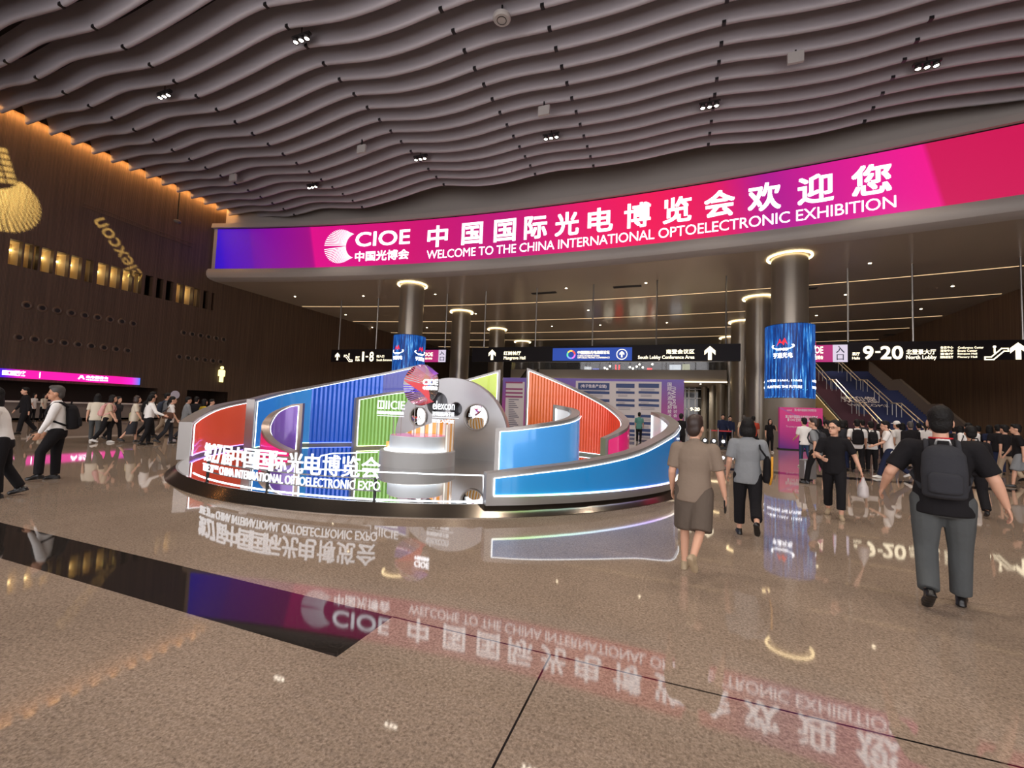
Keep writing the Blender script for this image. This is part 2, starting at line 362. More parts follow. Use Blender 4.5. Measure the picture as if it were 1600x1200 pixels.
# cove light behind the baffle ends on the timber wall
cv = MB().box((XL+.34, 12, 18.5), (.1, 40, .06)).build('cove_light', glow('cove_glow', S(255, 182, 100), 60.))
structure(MB().box((XL+.62, 12, 18.62), (.04, 40, .62)).box((XL+.34, 12, 18.95), (.6, 40, .04)).build('trim_3', mat('cove_board', S(90, 70, 56), .7)))
tag(cv, 'warm cove light glowing along the top of the timber wall', 'cove light')

# clusters of three spotlights between the baffles
LENS = glow('spot_lens', S(255, 244, 224), 30.); CAN = mat('spot_can', S(60, 56, 55), .4, .5)
def tri_spot(x, y, e, label):
    z = CZ+wave(x)-.12; t = thing('triple_spotlight', (x, y, z), label, 'spotlight', group='ceiling spotlights')
    MB().box((0, 0, .12), (1.0, .16, .1)).build('mounting_bar', CAN, t); MB().tube([(0, 0, .15), (0, 0, 20-z)], .025, 8).build('hanger_rod', CAN, t)
    for k in (-1, 0, 1):
        can = MB().lathe((k*.32, 0, -.12), [(.02, .2), (.12, .2), (.135, 0), (.11, 0), (.10, .06), (0, .06)], 14).build('lamp_can', CAN, t, True)
        MB().ell((k*.32, 0, -.09), (.095, .095, .035), 12, 6).build('lens', LENS, can, True)
    l = bpy.data.lights.new('spot_beam', 'SPOT'); l.energy = e; l.spot_size = radians(105); l.spot_blend = .8; l.color = (1., .88, .74); l.shadow_soft_size = .35
    o = bpy.data.objects.new('spot_beam', l); COL.objects.link(o); o.parent = t; o.location = (0, 0, -.35)
for x, l in ((-24.7, 'first from the timber wall'), (-15.7, 'second from the timber wall'), (-6.9, 'third from the timber wall'),
             (1.5, 'fourth from the timber wall'), (10.3, 'fifth from the timber wall')):
    tri_spot(x, 23.45, SPOT, 'small triple ceiling spotlight in the row nearest the pink screen, '+l)
for x, l in ((-25.0, 'nearest the timber wall'), (-15.8, 'second from the timber wall'), (-6.8, 'third from the timber wall'), (1.9, 'fourth from the timber wall'), (10.5, 'fifth from the timber wall')):
    tri_spot(x, 13.84, SPOT, 'triple ceiling spotlight in the nearer row, '+l)
for x, l in ((-15.8, 'first from the timber wall'), (-6.8, 'second from the timber wall'), (1.9, 'third from the timber wall'), (10.5, 'fourth from the timber wall')):
    tri_spot(x, 5.24, SPOT, 'triple ceiling spotlight overhead beyond the top of the photo, '+l)

# ceiling speakers and a round detector
SPK = mat('speaker_white', S(170, 164, 160), .6)
for px, py, l in ((565, 233, 'small square ceiling speaker above the start of the pink screen'), (850, 173, 'small square ceiling speaker right of the middle'), (1243, 90, 'square ceiling speaker nearest the top right'),
                  (364, 278, 'small square ceiling speaker above the far corner of the timber wall')):
    p = onz(px, py, 17.25); t = thing('ceiling_speaker', p, l, 'speaker', group='ceiling speakers')
    MB().box((0, 0, 0), (.62, .14, .5)).build('speaker_box', SPK, t, bevel=.02); MB().box((0, 0, .42), (.07, .07, .4)).build('bracket', BLACK, t)
p = onz(784, 32, 17.3); t = thing('round_ceiling_speaker', p, 'round grey disc speaker beside the top spotlight cluster', 'speaker')
MB().lathe((0, 0, 0), [(0, 0), (.3, 0), (.36, .06), (.36, .16), (0, .2)], 28).build('disc', SPK, t, 40); MB().lathe((0, 0, -.012), [(.17, 0), (.2, 0), (.2, .02), (.17, .02)], 24).build('ring', CAN, t)
MB().box((0, 0, .4), (.06, .06, .5)).build('bracket', BLACK, t)
p = onx(277, 346, XL+.5); t = thing('wall_camera', p, 'dark camera hanging on a thin rod before the glowing wall top', 'camera')
MB().tube([(0, 0, .1), (0, 0, 3.0)], .05, 8).build('rod', BLACK, t); MB().ell((0, 0, 0), (.2, .28, .16), 12, 8).build('camera_head', mat('cam_grey', S(90, 84, 80), .5), t, True)

# ------------------------------------------------------------------ bulkhead, soffit and its light lines
SZ = 11.8
bk = MB(); prf = [(AR+.9, 20), (AR+.9, 16.9), (AR-.25, 16.75), (AR-.3, 16.36), (AR-.02, 16.34), (AR-.02, 12.78), (AR-.3, 12.74), (AR-.42, 12.5), (AR-.42, 12.2), (AR-.3, 11.98), (AR-.05, 11.86), (AR+.4, SZ)]
NA = 64; n_ = len(prf)
for i in range(NA+1):
    for r, z in prf: bk.v.append(tuple(arcp(-31.4+62.8*i/NA, r, z)))
for i in range(NA):
    for k in range(n_-1): bk.f.append([i*n_+k, i*n_+k+1, (i+1)*n_+k+1, (i+1)*n_+k]); bk.m.append(0)
structure(bk.build('trim_1', mat('bulkhead_grey', S(160, 152, 146), .5), smooth=35))
sf = MB()
for i in range(NA+1):
    a = arcp(-31.4+62.8*i/NA, AR+.4, SZ); sf.v += [tuple(a), (a.x, YB, SZ)]
for i in range(NA): sf.f.append([2*i, 2*i+1, 2*i+3, 2*i+2]); sf.m.append(0)
sm = mat('soffit_metal', S(186, 174, 160), .2, .1, spec=.5)
structure(sf.build('ceiling_soffit', sm))
for k, dr in enumerate((9.3, 17.0, 24.6, 30.4, 37.6)):
    lm = MB(); R0 = AR+dr
    for i in range(NA+1):
        sA, sB = AR*math.asin((XL+.3-AX)/R0), AR*math.asin((XR-.3-AX)/R0); s = sA+(sB-sA)*i/NA; a, b_ = arcp(s, R0-.035, SZ-.012), arcp(s, R0+.035, SZ-.012)
        lm.v += [tuple(a), tuple(b_), (b_.x, b_.y, SZ-.002), (a.x, a.y, SZ-.002)]
    for i in range(NA):
        q = i*4
        for u, v_ in ((0, 1), (1, 2), (2, 3), (3, 0)): lm.f.append([q+u, q+v_, q+4+v_, q+4+u]); lm.m.append(0)
    tag(lm.build('linear_light', WARM), 'thin warm light line curving across the dark soffit, '+('nearest the pink screen', 'second from the pink screen', 'third from the pink screen', 'fourth from the pink screen', 'farthest from the pink screen')[k], 'light line', 'curved soffit light lines')
DOT = glow('downlight', S(255, 236, 200), 14.)
for dr, rw in ((5.2, 'before the first light line'), (13.2, 'behind the first light line'), (20.8, 'behind the second light line')):
    nd_ = 0
    for s in (-26, -19, -12.5, -6, -.5, 5.5, 11.5, 17.5, 23.5):
        if random.random() < .18: continue
        c = arcp(s+random.uniform(-.8, .8), AR+dr, SZ-.02)
        nd_ += 1; dl = tag(MB().lathe((0, 0, 0), [(0, 0), (.085, 0), (.085, .018), (0, .018)], 10).build('recessed_downlight', DOT), 'small round downlight, %s from the left in the row %s' % (ORD[nd_-1], rw), 'downlight', 'soffit downlights'); dl.location = c
        if s in (-19, -6, 5.5, 17.5):
            l = bpy.data.lights.new('downlight_beam', 'SPOT'); l.energy = 2600; l.spot_size = radians(120); l.spot_blend = .9; l.color = (1., .9, .76); l.shadow_soft_size = .12
            lo = bpy.data.objects.new('downlight_beam', l); COL.objects.link(lo); lo.parent = dl; lo.location.z = -.05
for px, py, wh in ((570, 504, 'beyond the left screen column'), (1250, 452, 'beside the top of the right screen column'), (980, 448, 'above the blue panel of the middle sign'), (850, 458, 'above the left half of the middle sign'), (1400, 523, 'above the long right-hand sign')):
    c = onz(px, py, SZ-.02); t = thing('air_vent', c, 'dark slotted air vent in the soffit '+wh, 'vent', group='soffit air vents')
    MB().box((0, 0, 0), (2.2, .5, .02)).build('vent_face', BLACK, t)
    for k in range(3): MB().box((0, -.15+.15*k, -.018), (2.1, .03, .016)).build('slat', CAN, t)

# ------------------------------------------------------------------ the long curved LED screen
def screen_fn(R): return lambda u, v, t=0.: arcp(u, R-t, v)
SR = AR-.10; scr = screen_fn(SR); BZ0, BZ1 = 12.8, 16.3
S0, S1 = arc_s(oncyl(338, 388, SR)), 30.6
def sx(px, py): return arc_s(oncyl(px, py, SR))
def band_material():
    m = mat('led_band', (.01, .01, .01, 1), .5); nd, lk, b = nodes(m)
    uv = nd.new('ShaderNodeUVMap'); sp = nd.new('ShaderNodeSeparateXYZ'); lk.new(uv.outputs[0], sp.inputs[0])
    ma = nd.new('ShaderNodeMath'); ma.operation = 'MULTIPLY_ADD'; ma.inputs[1].default_value = .012; lk.new(sp.outputs[1], ma.inputs[0]); lk.new(sp.outputs[0], ma.inputs[2])
    q = lambda px, py=380: (sx(px, py)-S0)/(S1-S0)
    e1 = q(494, 388); e2 = q(1188, 300); e3 = q(1474, 270)
    st = [(0, S(42, 0, 190)), (q(352), S(48, 0, 196)), (q(356), S(66, 0, 190)), (q(398), S(92, 0, 168)), (q(402), S(108, 0, 160)), (e1-.002, S(160, 0, 128)), (e1+.002, S(222, 0, 136)), (q(640), S(208, 0, 110)),
          (q(800), S(188, 0, 116)), (q(930, 340), S(230, 0, 96)), (q(1030, 330), S(240, 0, 84)), (e2-.03, S(226, 0, 92)), (e2+.015, S(172, 0, 140)), (q(1330, 280), S(214, 0, 142)), (q(1440, 270), S(236, 0, 140)), (e3-.001, S(240, 0, 138)), (e3+.001, S(206, 0, 84)), (1, S(200, 0, 70))]
    ex = st[:]
    r = ramp(nd, [ex[0]]+ex[1:]); lk.new(ma.outputs[0], r.inputs[0])
    lk.new(r.outputs[0], b.inputs['Emission Color']); b.inputs['Emission Strength'].default_value = 1.02
    return m
bd = MB(); NB = 80
for i in range(NB+1):
    for v_ in (BZ0, BZ1): bd.v.append(tuple(scr(S0+(S1-S0)*i/NB, v_)))
for i in range(NB): bd.f.append([2*i, 2*i+2, 2*i+3, 2*i+1]); bd.m.append(0)
me = bpy.data.meshes.new('screen_face'); me.from_pydata(bd.v, [], bd.f); ul = me.uv_layers.new(name='UVMap')
for lp in me.loops: ul.data[lp.index].uv = ((lp.vertex_index//2)/NB, lp.vertex_index % 2)
led = thing('led_screen', arcp(0, SR, BZ0), 'long curved magenta LED screen with white welcome lettering', 'LED screen')
me.materials.append(band_material()); o = bpy.data.objects.new('screen_face', me); COL.objects.link(o); o.parent = led; rel(o)
for z in (BZ0-.04, BZ1+.02):
    fr = MB()
    for i in range(NB):
        a, b_ = S0+(S1-S0)*i/NB, S0+(S1-S0)*(i+1)/NB; fr.bar(scr(a, z, -.04), scr(b_, z, -.04), .1, .07)
    rel(fr.build('screen_frame', SIGN_BLACK, led))
BT = glow('band_text', S(255, 250, 255), 2.9)
tx = MB(); fn = lambda u, v, t=0.: scr(u, v, t+.02)
# headline: 13 characters laid out one by one, as spaced on the screen
head = '中国国际光电博览会欢迎您'
cx_ = [684, 738, 789, 837, 886, 938, 996, 1058, 1124, 1194, 1274, 1361]; cyy = [367, 362, 357, 350, 344, 337, 330, 322, 312, 303, 291, 274]
for ch, px, py in zip(head, cx_, cyy):
    u = sx(px, py); put_text(tx, ch, fn, (u-.86, 14.02, u+.86, 15.72), .035, 4)
rel(tx.build('headline_lettering', BT, led))
tx = MB(); put_text(tx, 'WELCOME TO THE CHINA INTERNATIONAL OPTOELECTRONIC EXHIBITION', fn, (sx(667, 396), 13.12, sx(1400, 315), 13.78), .004, 3, sp=.96)
rel(tx.build('subtitle_lettering', BT, led))
tx = MB(); put_text(tx, 'CIOE', fn, (sx(556, 372), 14.42, sx(641, 368), 15.62), .022, 4); put_text(tx, '中国光博会', fn, (sx(555, 400), 13.2, sx(639, 397), 14.02), .03, 3)
rel(tx.build('logo_lettering', BT, led)); tx = MB()
c_ = (sx(531, 385), 14.52)
for poly, up, t in fan_strips(): put_poly(tx, poly, fn, c_, 1.42)
rel(tx.build('emblem', glow('emblem_white', S(252, 246, 255), 1.7), led))

# ------------------------------------------------------------------ columns with halo rings; two carry wrap-around screens
COLM = mat('bronze_column', S(148, 139, 127), .3, .7); CLAD = mat('column_cladding', S(150, 144, 132), .4, .2)
def rain_material():
    m = mat('blue_screen', (.01, .01, .01, 1), .5); nd, lk, b = nodes(m)
    uv = nd.new('ShaderNodeUVMap'); mp = nd.new('ShaderNodeMapping'); mp.inputs['Scale'].default_value = (7, .35, 1); lk.new(uv.outputs[0], mp.inputs[0])
    n = nd.new('ShaderNodeTexNoise'); n.inputs['Scale'].default_value = 1.3; n.inputs['Detail'].default_value = 5; n.inputs['Roughness'].default_value = .7; lk.new(mp.outputs[0], n.inputs['Vector'])
    r = ramp(nd, [(.3, S(3, 16, 50)), (.48, S(6, 50, 120)), (.58, S(16, 106, 196)), (.66, S(150, 225, 250)), (.74, S(20, 116, 206))]); lk.new(n.outputs['Fac'], r.inputs[0])
    lk.new(r.outputs[0], b.inputs['Emission Color']); b.inputs['Emission Strength'].default_value = 1.2; return m
RAIN = rain_material(); REDG = glow('red_logo', S(235, 30, 50), 1.6); RAYM = glow('pale_blue_ray', S(90, 180, 240), 1.3)
HALO = glow('halo', S(255, 226, 170), 6.)
def column(x, y, label, screen=False):
    t = thing('column', (x, y, 0), label, 'column', group='round bronze columns', kind='structure')
    MB().lathe((0, 0, 0), [(1.0, 0), (1.0, 6.0), (1.012, 6.0), (1.012, 6.04), (1.0, 6.04), (1.0, SZ)], 40).build('shaft', COLM, t, 40)
    MB().lathe((0, 0, SZ-.07), [(1.14, 0), (1.24, 0), (1.24, .06), (1.14, .06), (1.14, 0)], 40).build('halo_light', HALO, t)
    return t
colxy = [(6.65, 30.9), (-20.8, 30.9)]
rows = ('second', 'third', 'fourth', 'fifth')
for k, y in enumerate((41, 51, 61, 70)):
    column(6.6, y, '%s bronze column from the hall in the right-hand row' % rows[k]); column(-21.3, y, '%s bronze column from the hall in the left-hand row' % rows[k])
for side, (x, y) in zip(('right', 'left'), colxy):
    column(x, y, 'front bronze column of the %s-hand row rising above its blue wrap-around screen' % side)
    zb, zt, R = 2.98, 7.42, 1.32
    t = thing('column_screen', (x, y, 0), 'glowing blue screen wrapped round the front %s column with white lettering' % side, 'LED screen')
    d = MB(); n = 48; me = bpy.data.meshes.new('screen_face')
    for i in range(n+1):
        for z in (zb, zt): d.v.append((R*cos(2*pi*i/n), R*sin(2*pi*i/n), z))
    for i in range(n): d.f.append([2*i, 2*i+2, 2*i+3, 2*i+1])
    me.from_pydata(d.v, [], d.f); ul = me.uv_layers.new(name='UVMap')
    for pl in me.polygons:
        i = pl.index
        for li, q in zip(pl.loop_indices, ((i, 0), (i+1, 0), (i+1, 1), (i, 1))): ul.data[li].uv = (q[0]/n*2*pi*R, q[1]*(zt-zb))
    me.materials.append(RAIN); o = bpy.data.objects.new('screen_face', me); COL.objects.link(o); o.parent = t
    MB().lathe((0, 0, 0), [(1.0, zt), (R, zt), (R+.01, zt-.03), (R-.01, zt-.03)], 40).build('top_rim', BLACK, t, True)
    tag(MB().lathe((x, y, 0), [(1.02, zb-.02), (R, zb-.02), (R, 1.2), (R+.008, 1.2), (R+.008, 1.16), (R, 1.16), (R, 0)], 40).build('column_cladding', CLAD, None, 40), 'pale metal cladding round the foot of the front %s column' % side, 'cladding')
    th0 = atan2(-y, -x)
    ww = MB(); rd = MB(); ry = MB()
    for rep in ((-.36, 2.3, -3.0) if side == 'right' else (-1.05, 1.05, 3.2)):
        f2 = lambda u, v, tt=0., rep=rep: Vector(((R+.015+tt)*cos(th0+(u+rep)/R), (R+.015+tt)*sin(th0+(u+rep)/R), v))
        put_ring(ww, lambda u, v, tt=0.: f2(u, 6.05+v*.34, tt), (0, 0), .52, .62, 0, radians(150), radians(390))
        put_poly(rd, [(-.9, -.5), (-.35, .8), (-.1, .1), (.35, .9), (.8, -.3), (.4, .2), (.2, -.35), (-.1, .05), (-.45, .1)], f2, (0, 6.22), .36, .01)
        put_text(ww, 'HTGD', f2, (-.3, 5.78, .3, 5.93), .008, 2); put_text(ww, '亨通光电', f2, (-.52, 5.34, .52, 5.66), .014, 2)
        put_text(ww, '11号馆 11A61, 11A62', f2, (-.95, 3.92, 1.0, 4.08), .012, 2); put_text(ww, 'PLANTING THE FUTURE', f2, (-.95, 3.55, 1.0, 3.70), .01, 2)
        for k in range(9): put_line(ry, f2, [(-.9+.24*k-.5, 3.0), (-.5+.24*k-.1, 3.48)], .025)
    ww.build('lettering', WHITE_GLOW, t); rd.build('red_emblem', REDG, t); ry.build('light_rays', RAYM, t)

# ------------------------------------------------------------------ hanging signs
SGY = 34.0
def sgn(px, py): p = ony(px, py, SGY); return (p.x, p.z)
SF = lambda u, v, t=0.: Vector((u, SGY-.13-t, v))
def hang_sign(x0, x1, z0, z1, rods, label):
    t = thing('hanging_sign', ((x0+x1)/2, SGY, z0), label, 'sign', group='hanging direction signs')
    rel(MB().box(((x0+x1)/2, SGY, (z0+z1)/2), (x1-x0, .24, z1-z0)).build('board', SIGN_BLACK, t))
    for x in rods: rel(MB().tube([(x, SGY, z1), (x, SGY, SZ)], .055, 8).build('rod', STEEL, t))
    return t
PINKP = glow('pink_panel', S(206, 40, 130), .75); PURP = glow('purple_panel', S(120, 40, 150), .75); WHP = glow('white_panel', S(228, 215, 236), .95); BLUEP = glow('blue_panel', S(30, 80, 190), .75)
DKT = mat('dark_text', S(40, 40, 80), .6)
def panel_part(t, name, m, u0, v0, u1, v1, d=.02): return rel(MB().box(((u0+u1)/2, SGY-.13-d/2, (v0+v1)/2), (u1-u0, d, v1-v0)).build(name, m, t))
def escal(mb, c, s, fx=1):
    P = lambda l: [(c[0]+fx*s*a, c[1]+s*b) for a, b in l]
    put_line(mb, SF, P([(-1, -.6), (-.45, -.6), (.45, .35), (1.0, .35), (1.05, .05), (.65, .05), (-.25, -.9), (-1, -.9), (-1, -.6)]), s*.13, .03)
    put_ring(mb, SF, P([(-.15, .55)])[0], 0, s*.16, .03, n=10); put_line(mb, SF, P([(-.15, .3), (-.15, -.1)]), s*.16, .03)
Z1, Z0 = 6.86, 5.70
# right sign
xr0 = 7.7; t = hang_sign(xr0, 19.6, Z0, Z1, (10.62, 14.0, 19.1), 'long black hanging sign reading 9-20 North Lobby')
L = MB()
def tr(mb, body, px0, y1, px1, y0, b=.03, r=2):
    a, c = sgn(px0, y0), sgn(px1, y1); put_text(mb, body, lambda u, v, tt=0.: SF(u, v, tt+.03), (a[0], a[1], c[0], c[1]), b, r)
a, c = sgn(1300, 566), sgn(1323, 539)
panel_part(t, 'pink_panel', PINKP, xr0, a[1], a[0], c[1]); wp_ = panel_part(t, 'white_panel', WHP, a[0], a[1], c[0], c[1])
tr(L, 'CIOE', 1262, 542, 1285, 553); tr(L, '中国光博会', 1262, 556, 1285, 562); q = MB(); tr(q, '入', 1305, 541, 1318, 552, .02); tr(q, '口', 1306, 554, 1317, 563, .02); q.build('dark_lettering', DKT, wp_)
tr(L, '展厅', 1330, 551, 1342, 556); tr(L, 'Halls', 1330, 558, 1342, 562); tr(L, '9', 1347, 541, 1363, 562, .035, 4); tr(L, '-', 1366, 549, 1374, 552, .05); tr(L, '20', 1374, 541, 1409, 562, .035, 4)
tr(L, '北登录大厅', 1414, 546, 1460, 554.5, .035); tr(L, 'North Lobby', 1414, 555.5, 1461, 563.5, .03)
for k, (zh, en) in enumerate((('会议中心', 'Conference Center'), ('活动中心', 'Event Center'), ('宴会厅', 'Banquet Hall'), ('国际报告厅', 'Plenary Hall'))):
    tr(L, zh, 1467, 541.5+5*k, 1487, 545.5+5*k, .03, 1); tr(L, en, 1494, 541.5+5*k, 1524 if k else 1534, 545.5+5*k, .02, 1)
escal(L, sgn(1554, 550), .52); put_poly(L, ARROW, SF, sgn(1588, 549.5), .95, .03)
rel(L.build('lettering', SIGN_TXT, t))
# left sign
a, c = sgn(518, 568), sgn(699, 547); t = hang_sign(a[0], c[0], Z0-.02, Z1+.02, (sgn(529, 550)[0], sgn(587, 550)[0], sgn(695, 550)[0]), 'black hanging sign reading halls 1-8 South Entrance behind the left column')
L = MB(); put_poly(L, ARROW, SF, sgn(529, 557.5), .72, .03); escal(L, sgn(546, 558), .5, -1)
tr(L, '展厅', 557, 557, 564, 560.5); tr(L, 'Halls', 557, 561, 564, 564.5); tr(L, '1', 567, 550, 571, 565, .02, 4); tr(L, '-', 573, 556.5, 577, 558.5, .02, 4); tr(L, '8', 578.5, 550, 586, 565, .02, 4); tr(L, '南入口', 590, 555, 602, 559); tr(L, 'South Entrance', 590, 561, 614, 564.5, .02)
a, c = sgn(686, 566), sgn(698, 547); panel_part(t, 'pink_panel', PINKP, sgn(652, 560)[0], a[1], a[0], c[1]); wp_ = panel_part(t, 'white_panel', WHP, a[0], a[1], c[0], c[1])
tr(L, 'CIOE', 662, 551, 678, 557); tr(L, '中国光博会', 663, 559, 677, 562, .03, 1); q = MB(); tr(q, '入', 688, 549, 696, 555); tr(q, '口', 688.5, 558, 695.5, 564); q.build('dark_lettering', DKT, wp_); rel(L.build('lettering', SIGN_TXT, t))
# middle sign
a, c = sgn(738, 567), sgn(1157, 540); t = hang_sign(a[0], c[0], Z0-.05, Z1+.02, [sgn(p, 545)[0] for p in (756, 836, 925, 1025, 1134)], 'long black hanging sign with a blue centre panel reading Mangrove Hall')
L = MB(); put_poly(L, ARROW, SF, sgn(770, 555), .85, .03); tr(L, '红树林厅', 788, 549, 815, 555.5); tr(L, 'Mangrove Hall', 788, 557, 822, 563.5, .025)
a, c = sgn(864, 564), sgn(988, 543); panel_part(t, 'blue_panel', BLUEP, a[0], a[1], c[0], c[1])
for k, col in enumerate((S(240, 80, 60), S(250, 200, 60), S(90, 210, 160), S(120, 150, 255), S(230, 110, 220))):
    q = MB(); put_ring(q, SF, sgn(893, 554.5), .24, .36, .04, 2*pi*k/5, 2*pi*(k+1)/5, 8); rel(q.build('ring_segment', glow('ring%d' % k, col, 1.5), t))
tr(L, '中国国际光电高峰论坛', 903, 548, 953, 554, .03); tr(L, 'CHINA INTERNATIONAL', 903, 555, 938, 557.5, .01); tr(L, 'OPTOELECTRONIC CONFERENCE', 903, 557.8, 953, 560.5, .01)
put_ring(L, SF, sgn(972, 554), .36, .41, .04); put_poly(L, ARROW, SF, sgn(972, 554), .46, .04)
tr(L, '南登会议区', 1041, 546, 1085, 553.5, .035); tr(L, 'South Lobby Conference Area', 997, 555.5, 1085, 563, .03); put_poly(L, ARROW, SF, sgn(1109, 552.5), .95, .03)
rel(L.build('lettering', SIGN_TXT, t))

# ------------------------------------------------------------------ mezzanine and the back of the lobby
MY = 57.0; mz0, mz1 = 5.75, 7.3
mx0, mx1 = -21.5, 5.9
structure(MB().box(((mx0+mx1)/2, MY+9, (mz0+mz1)/2+.05), (mx1-mx0, 18, mz1-mz0-.1)).build('ceiling_mezzanine', mat('mezzanine_grey', S(142, 134, 124), .45)))
tag(MB().box(((mx0+mx1)/2, MY-.08, mz0+.1), (mx1-mx0, .12, .12)).build('edge_light', glow('edge_warm', S(255, 226, 180), 4.)), 'straight warm light line along the mezzanine edge above the purple board', 'light line')
ba = thing('glass_balustrade', ((mx0+mx1)/2, MY+.2, mz1), 'dark glass balustrade along the mezzanine edge', 'balustrade')
GLS = mat('smoked_glass', (.5, .52, .54, 1), .03, trans=.9, spec=.4)
rel(MB().box(((mx0+mx1)/2, MY+.2, mz1+.5), (mx1-mx0, .03, 1.0)).build('glass', GLS, ba)); rel(MB().box(((mx0+mx1)/2, MY+.2, mz1+1.03), (mx1-mx0, .07, .06)).build('handrail', STEEL, ba))
structure(MB().box((-7.8, MY+14, 9.6), (27, .3, 4.4)).build('wall_mezzanine', mat('shop_wall', S(60, 54, 50), .4)))
def mzp(px, py): p = ony(px, py, MY+3); return p
for px0, px1, py0, py1, col, s, l, nm in ((1046, 1064, 570, 582, S(235, 240, 245), 1.6, 'white lit screen on the mezzanine at its right end', 'lit_screen'), (1066, 1078, 569, 581, S(220, 220, 170), 1.0, 'pale yellow lit poster beside the white screen on the mezzanine', 'lit_poster'),
                          (913, 924, 573, 580, S(240, 240, 240), 1.6, 'small white lit screen at the left of the mezzanine lights', 'lit_screen'), (926, 936, 576, 581, S(90, 110, 240), 1.6, 'small blue lit screen beside the small white screen on the mezzanine', 'lit_screen'),
                          (1011, 1019, 575, 581, S(255, 50, 50), 3.0, 'small red lit sign right of the lamp cluster on the mezzanine', 'lit_sign')):
    a, b_ = mzp(px0, py1), mzp(px1, py0); a.z = max(a.z, mz1+.03)
    t = thing(nm, ((a.x+b_.x)/2, MY+3, a.z), l, nm.split('_')[1]); rel(MB().box(((a.x+b_.x)/2, MY+3, (a.z+b_.z)/2), (b_.x-a.x, .1, b_.z-a.z)).build('lit_face', glow('mz%d' % px0, col, s), t))
    rel(MB().box(((a.x+b_.x)/2, MY+3.1, mz1+.01+(b_.z-mz1)/2), (b_.x-a.x+.2, .1, b_.z-mz1)).build('stand', BLACK, t))
a, b_ = mzp(959, 580), mzp(980, 570); t = thing('neon_sign', ((a.x+b_.x)/2, MY+3, a.z), 'red neon letter sign behind the mezzanine balustrade', 'sign')
rel(MB().box(((a.x+b_.x)/2, MY+3.06, (a.z+b_.z)/2), (b_.x-a.x, .1, b_.z-a.z+.4)).build('backing', BLACK, t)); q = MB(); put_text(q, 'U.', lambda u, v, tt=0.: Vector((u, MY+2.98, v)), (a.x+.2, a.z, a.x+1.0, b_.z), .04); rel(q.build('lettering', glow('neon_red', S(255, 40, 40), 6.), t))
LB = glow('globe_lamp', S(255, 244, 220), 16.)
for i in range(16):
    p = mzp(944+5*i+random.uniform(-1, 1), 569+random.uniform(0, 8))
    if i in (3, 4, 5, 6, 7, 13, 14): continue
    ng = globals().get('ng', -1)+1; t = thing('globe_lamp', (p.x, p.y, mz1), 'small white globe lamp on the mezzanine, %s from the left' % ORD[ng], 'lamp', group='mezzanine globe lamps')
    MB().ell((0, 0, p.z-mz1), (.13, .13, .13), 8, 6).build('globe', LB, t, True); MB().tube([(0, 0, 0), (0, 0, p.z-mz1-.1)], .03, 6).build('stand', BLACK, t)
for k, (x, y) in enumerate(((-14, 60), (-5, 60), (3.2, 60.5), (-1, 65), (4.2, 66))):
    dl = tag(MB().lathe((0, 0, 0), [(0, 0), (.1, 0), (.1, .018), (0, .018)], 10).build('recessed_downlight', DOT), '%s small downlight under the mezzanine ceiling' % ORD[k], 'downlight', 'mezzanine downlights'); dl.location = (x, y, mz0+.1-.018)
    l = bpy.data.lights.new('downlight_beam', 'SPOT'); l.energy = 1400; l.spot_size = radians(130); l.spot_blend = .9; l.color = (1., .92, .8); l.shadow_soft_size = .12
    lo = bpy.data.objects.new('downlight_beam', l); COL.objects.link(lo); lo.parent = dl; lo.location.z = -.05
# under the mezzanine: piers, glazed doors
PIER = mat('pier_grey', S(138, 130, 118), .4, .3)
for k, (px, w_) in enumerate(((1100, 9), (1113, 9), (1126, 13))):
    p = ony(px, 640, 64-2.5*k); tag(structure(MB().lathe((p.x, 64-2.5*k, 0), [(w_*.042, 0), (w_*.042, mz0)], 20).build('column', PIER, None, True)), ('small', 'middle', 'nearer')[k]+' pale round pier under the mezzanine, right of the purple board', 'column')
a, b_ = ony(1070, 700, 68), ony(1095, 610, 68)
structure(MB().box(((a.x+b_.x)/2, 68.2, 2.9), (b_.x-a.x+6, .1, 5.8)).build('door_1', mat('dark_glass', S(30, 27, 26), .08, spec=.7)))
dm = MB()
for px in (1070, 1076, 1086, 1096): p = ony(px, 650, 68); dm.box((p.x, 68.1, 2.9), (.14, .12, 5.8))
for z in (2.7, 4.3, 5.6): dm.box(((a.x+b_.x)/2, 68.1, z), (b_.x-a.x+1, .12, .1))
structure(dm.build('trim_2', STEEL))
p = ony(1085, 642, 67.9); q = MB(); put_text(q, '9-20', lambda u, v, tt=0.: Vector((u, 68.0, v)), (p.x-.55, p.z, p.x+.7, p.z+.5), .04); tag(q.build('door_number', SIGN_TXT), 'small pale 9-20 lettering on the far glass door', 'sign')

# ------------------------------------------------------------------ purple programme board
PBY = 33.0
def pb(px, py): p = ony(px, py, PBY); return (p.x, p.z)
x0, x1, zt = pb(787, 592)[0], pb(1069, 592)[0], 4.22
prog = thing('programme_board', ((x0+x1)/2, PBY, 0), 'large purple programme board with white timetable panels behind the exhibit', 'board')
m = mat('purple_board', S(150, 70, 130), .5); nd, lk, b = nodes(m); tc = nd.new('ShaderNodeTexCoord'); sp = nd.new('ShaderNodeSeparateXYZ'); lk.new(tc.outputs['Generated'], sp.inputs[0])
r = ramp(nd, [(0, S(190, 80, 150)), (.55, S(160, 76, 150)), (.93, S(122, 96, 180)), (1, S(120, 100, 190))]); lk.new(sp.outputs[2], r.inputs[0]); lk.new(r.outputs[0], b.inputs['Base Color'])
rel(MB().box(((x0+x1)/2, PBY, zt/2), (x1-x0, .3, zt)).build('backing', m, prog))
PF = lambda u, v, t=0.: Vector((u, PBY-.16-t, v))
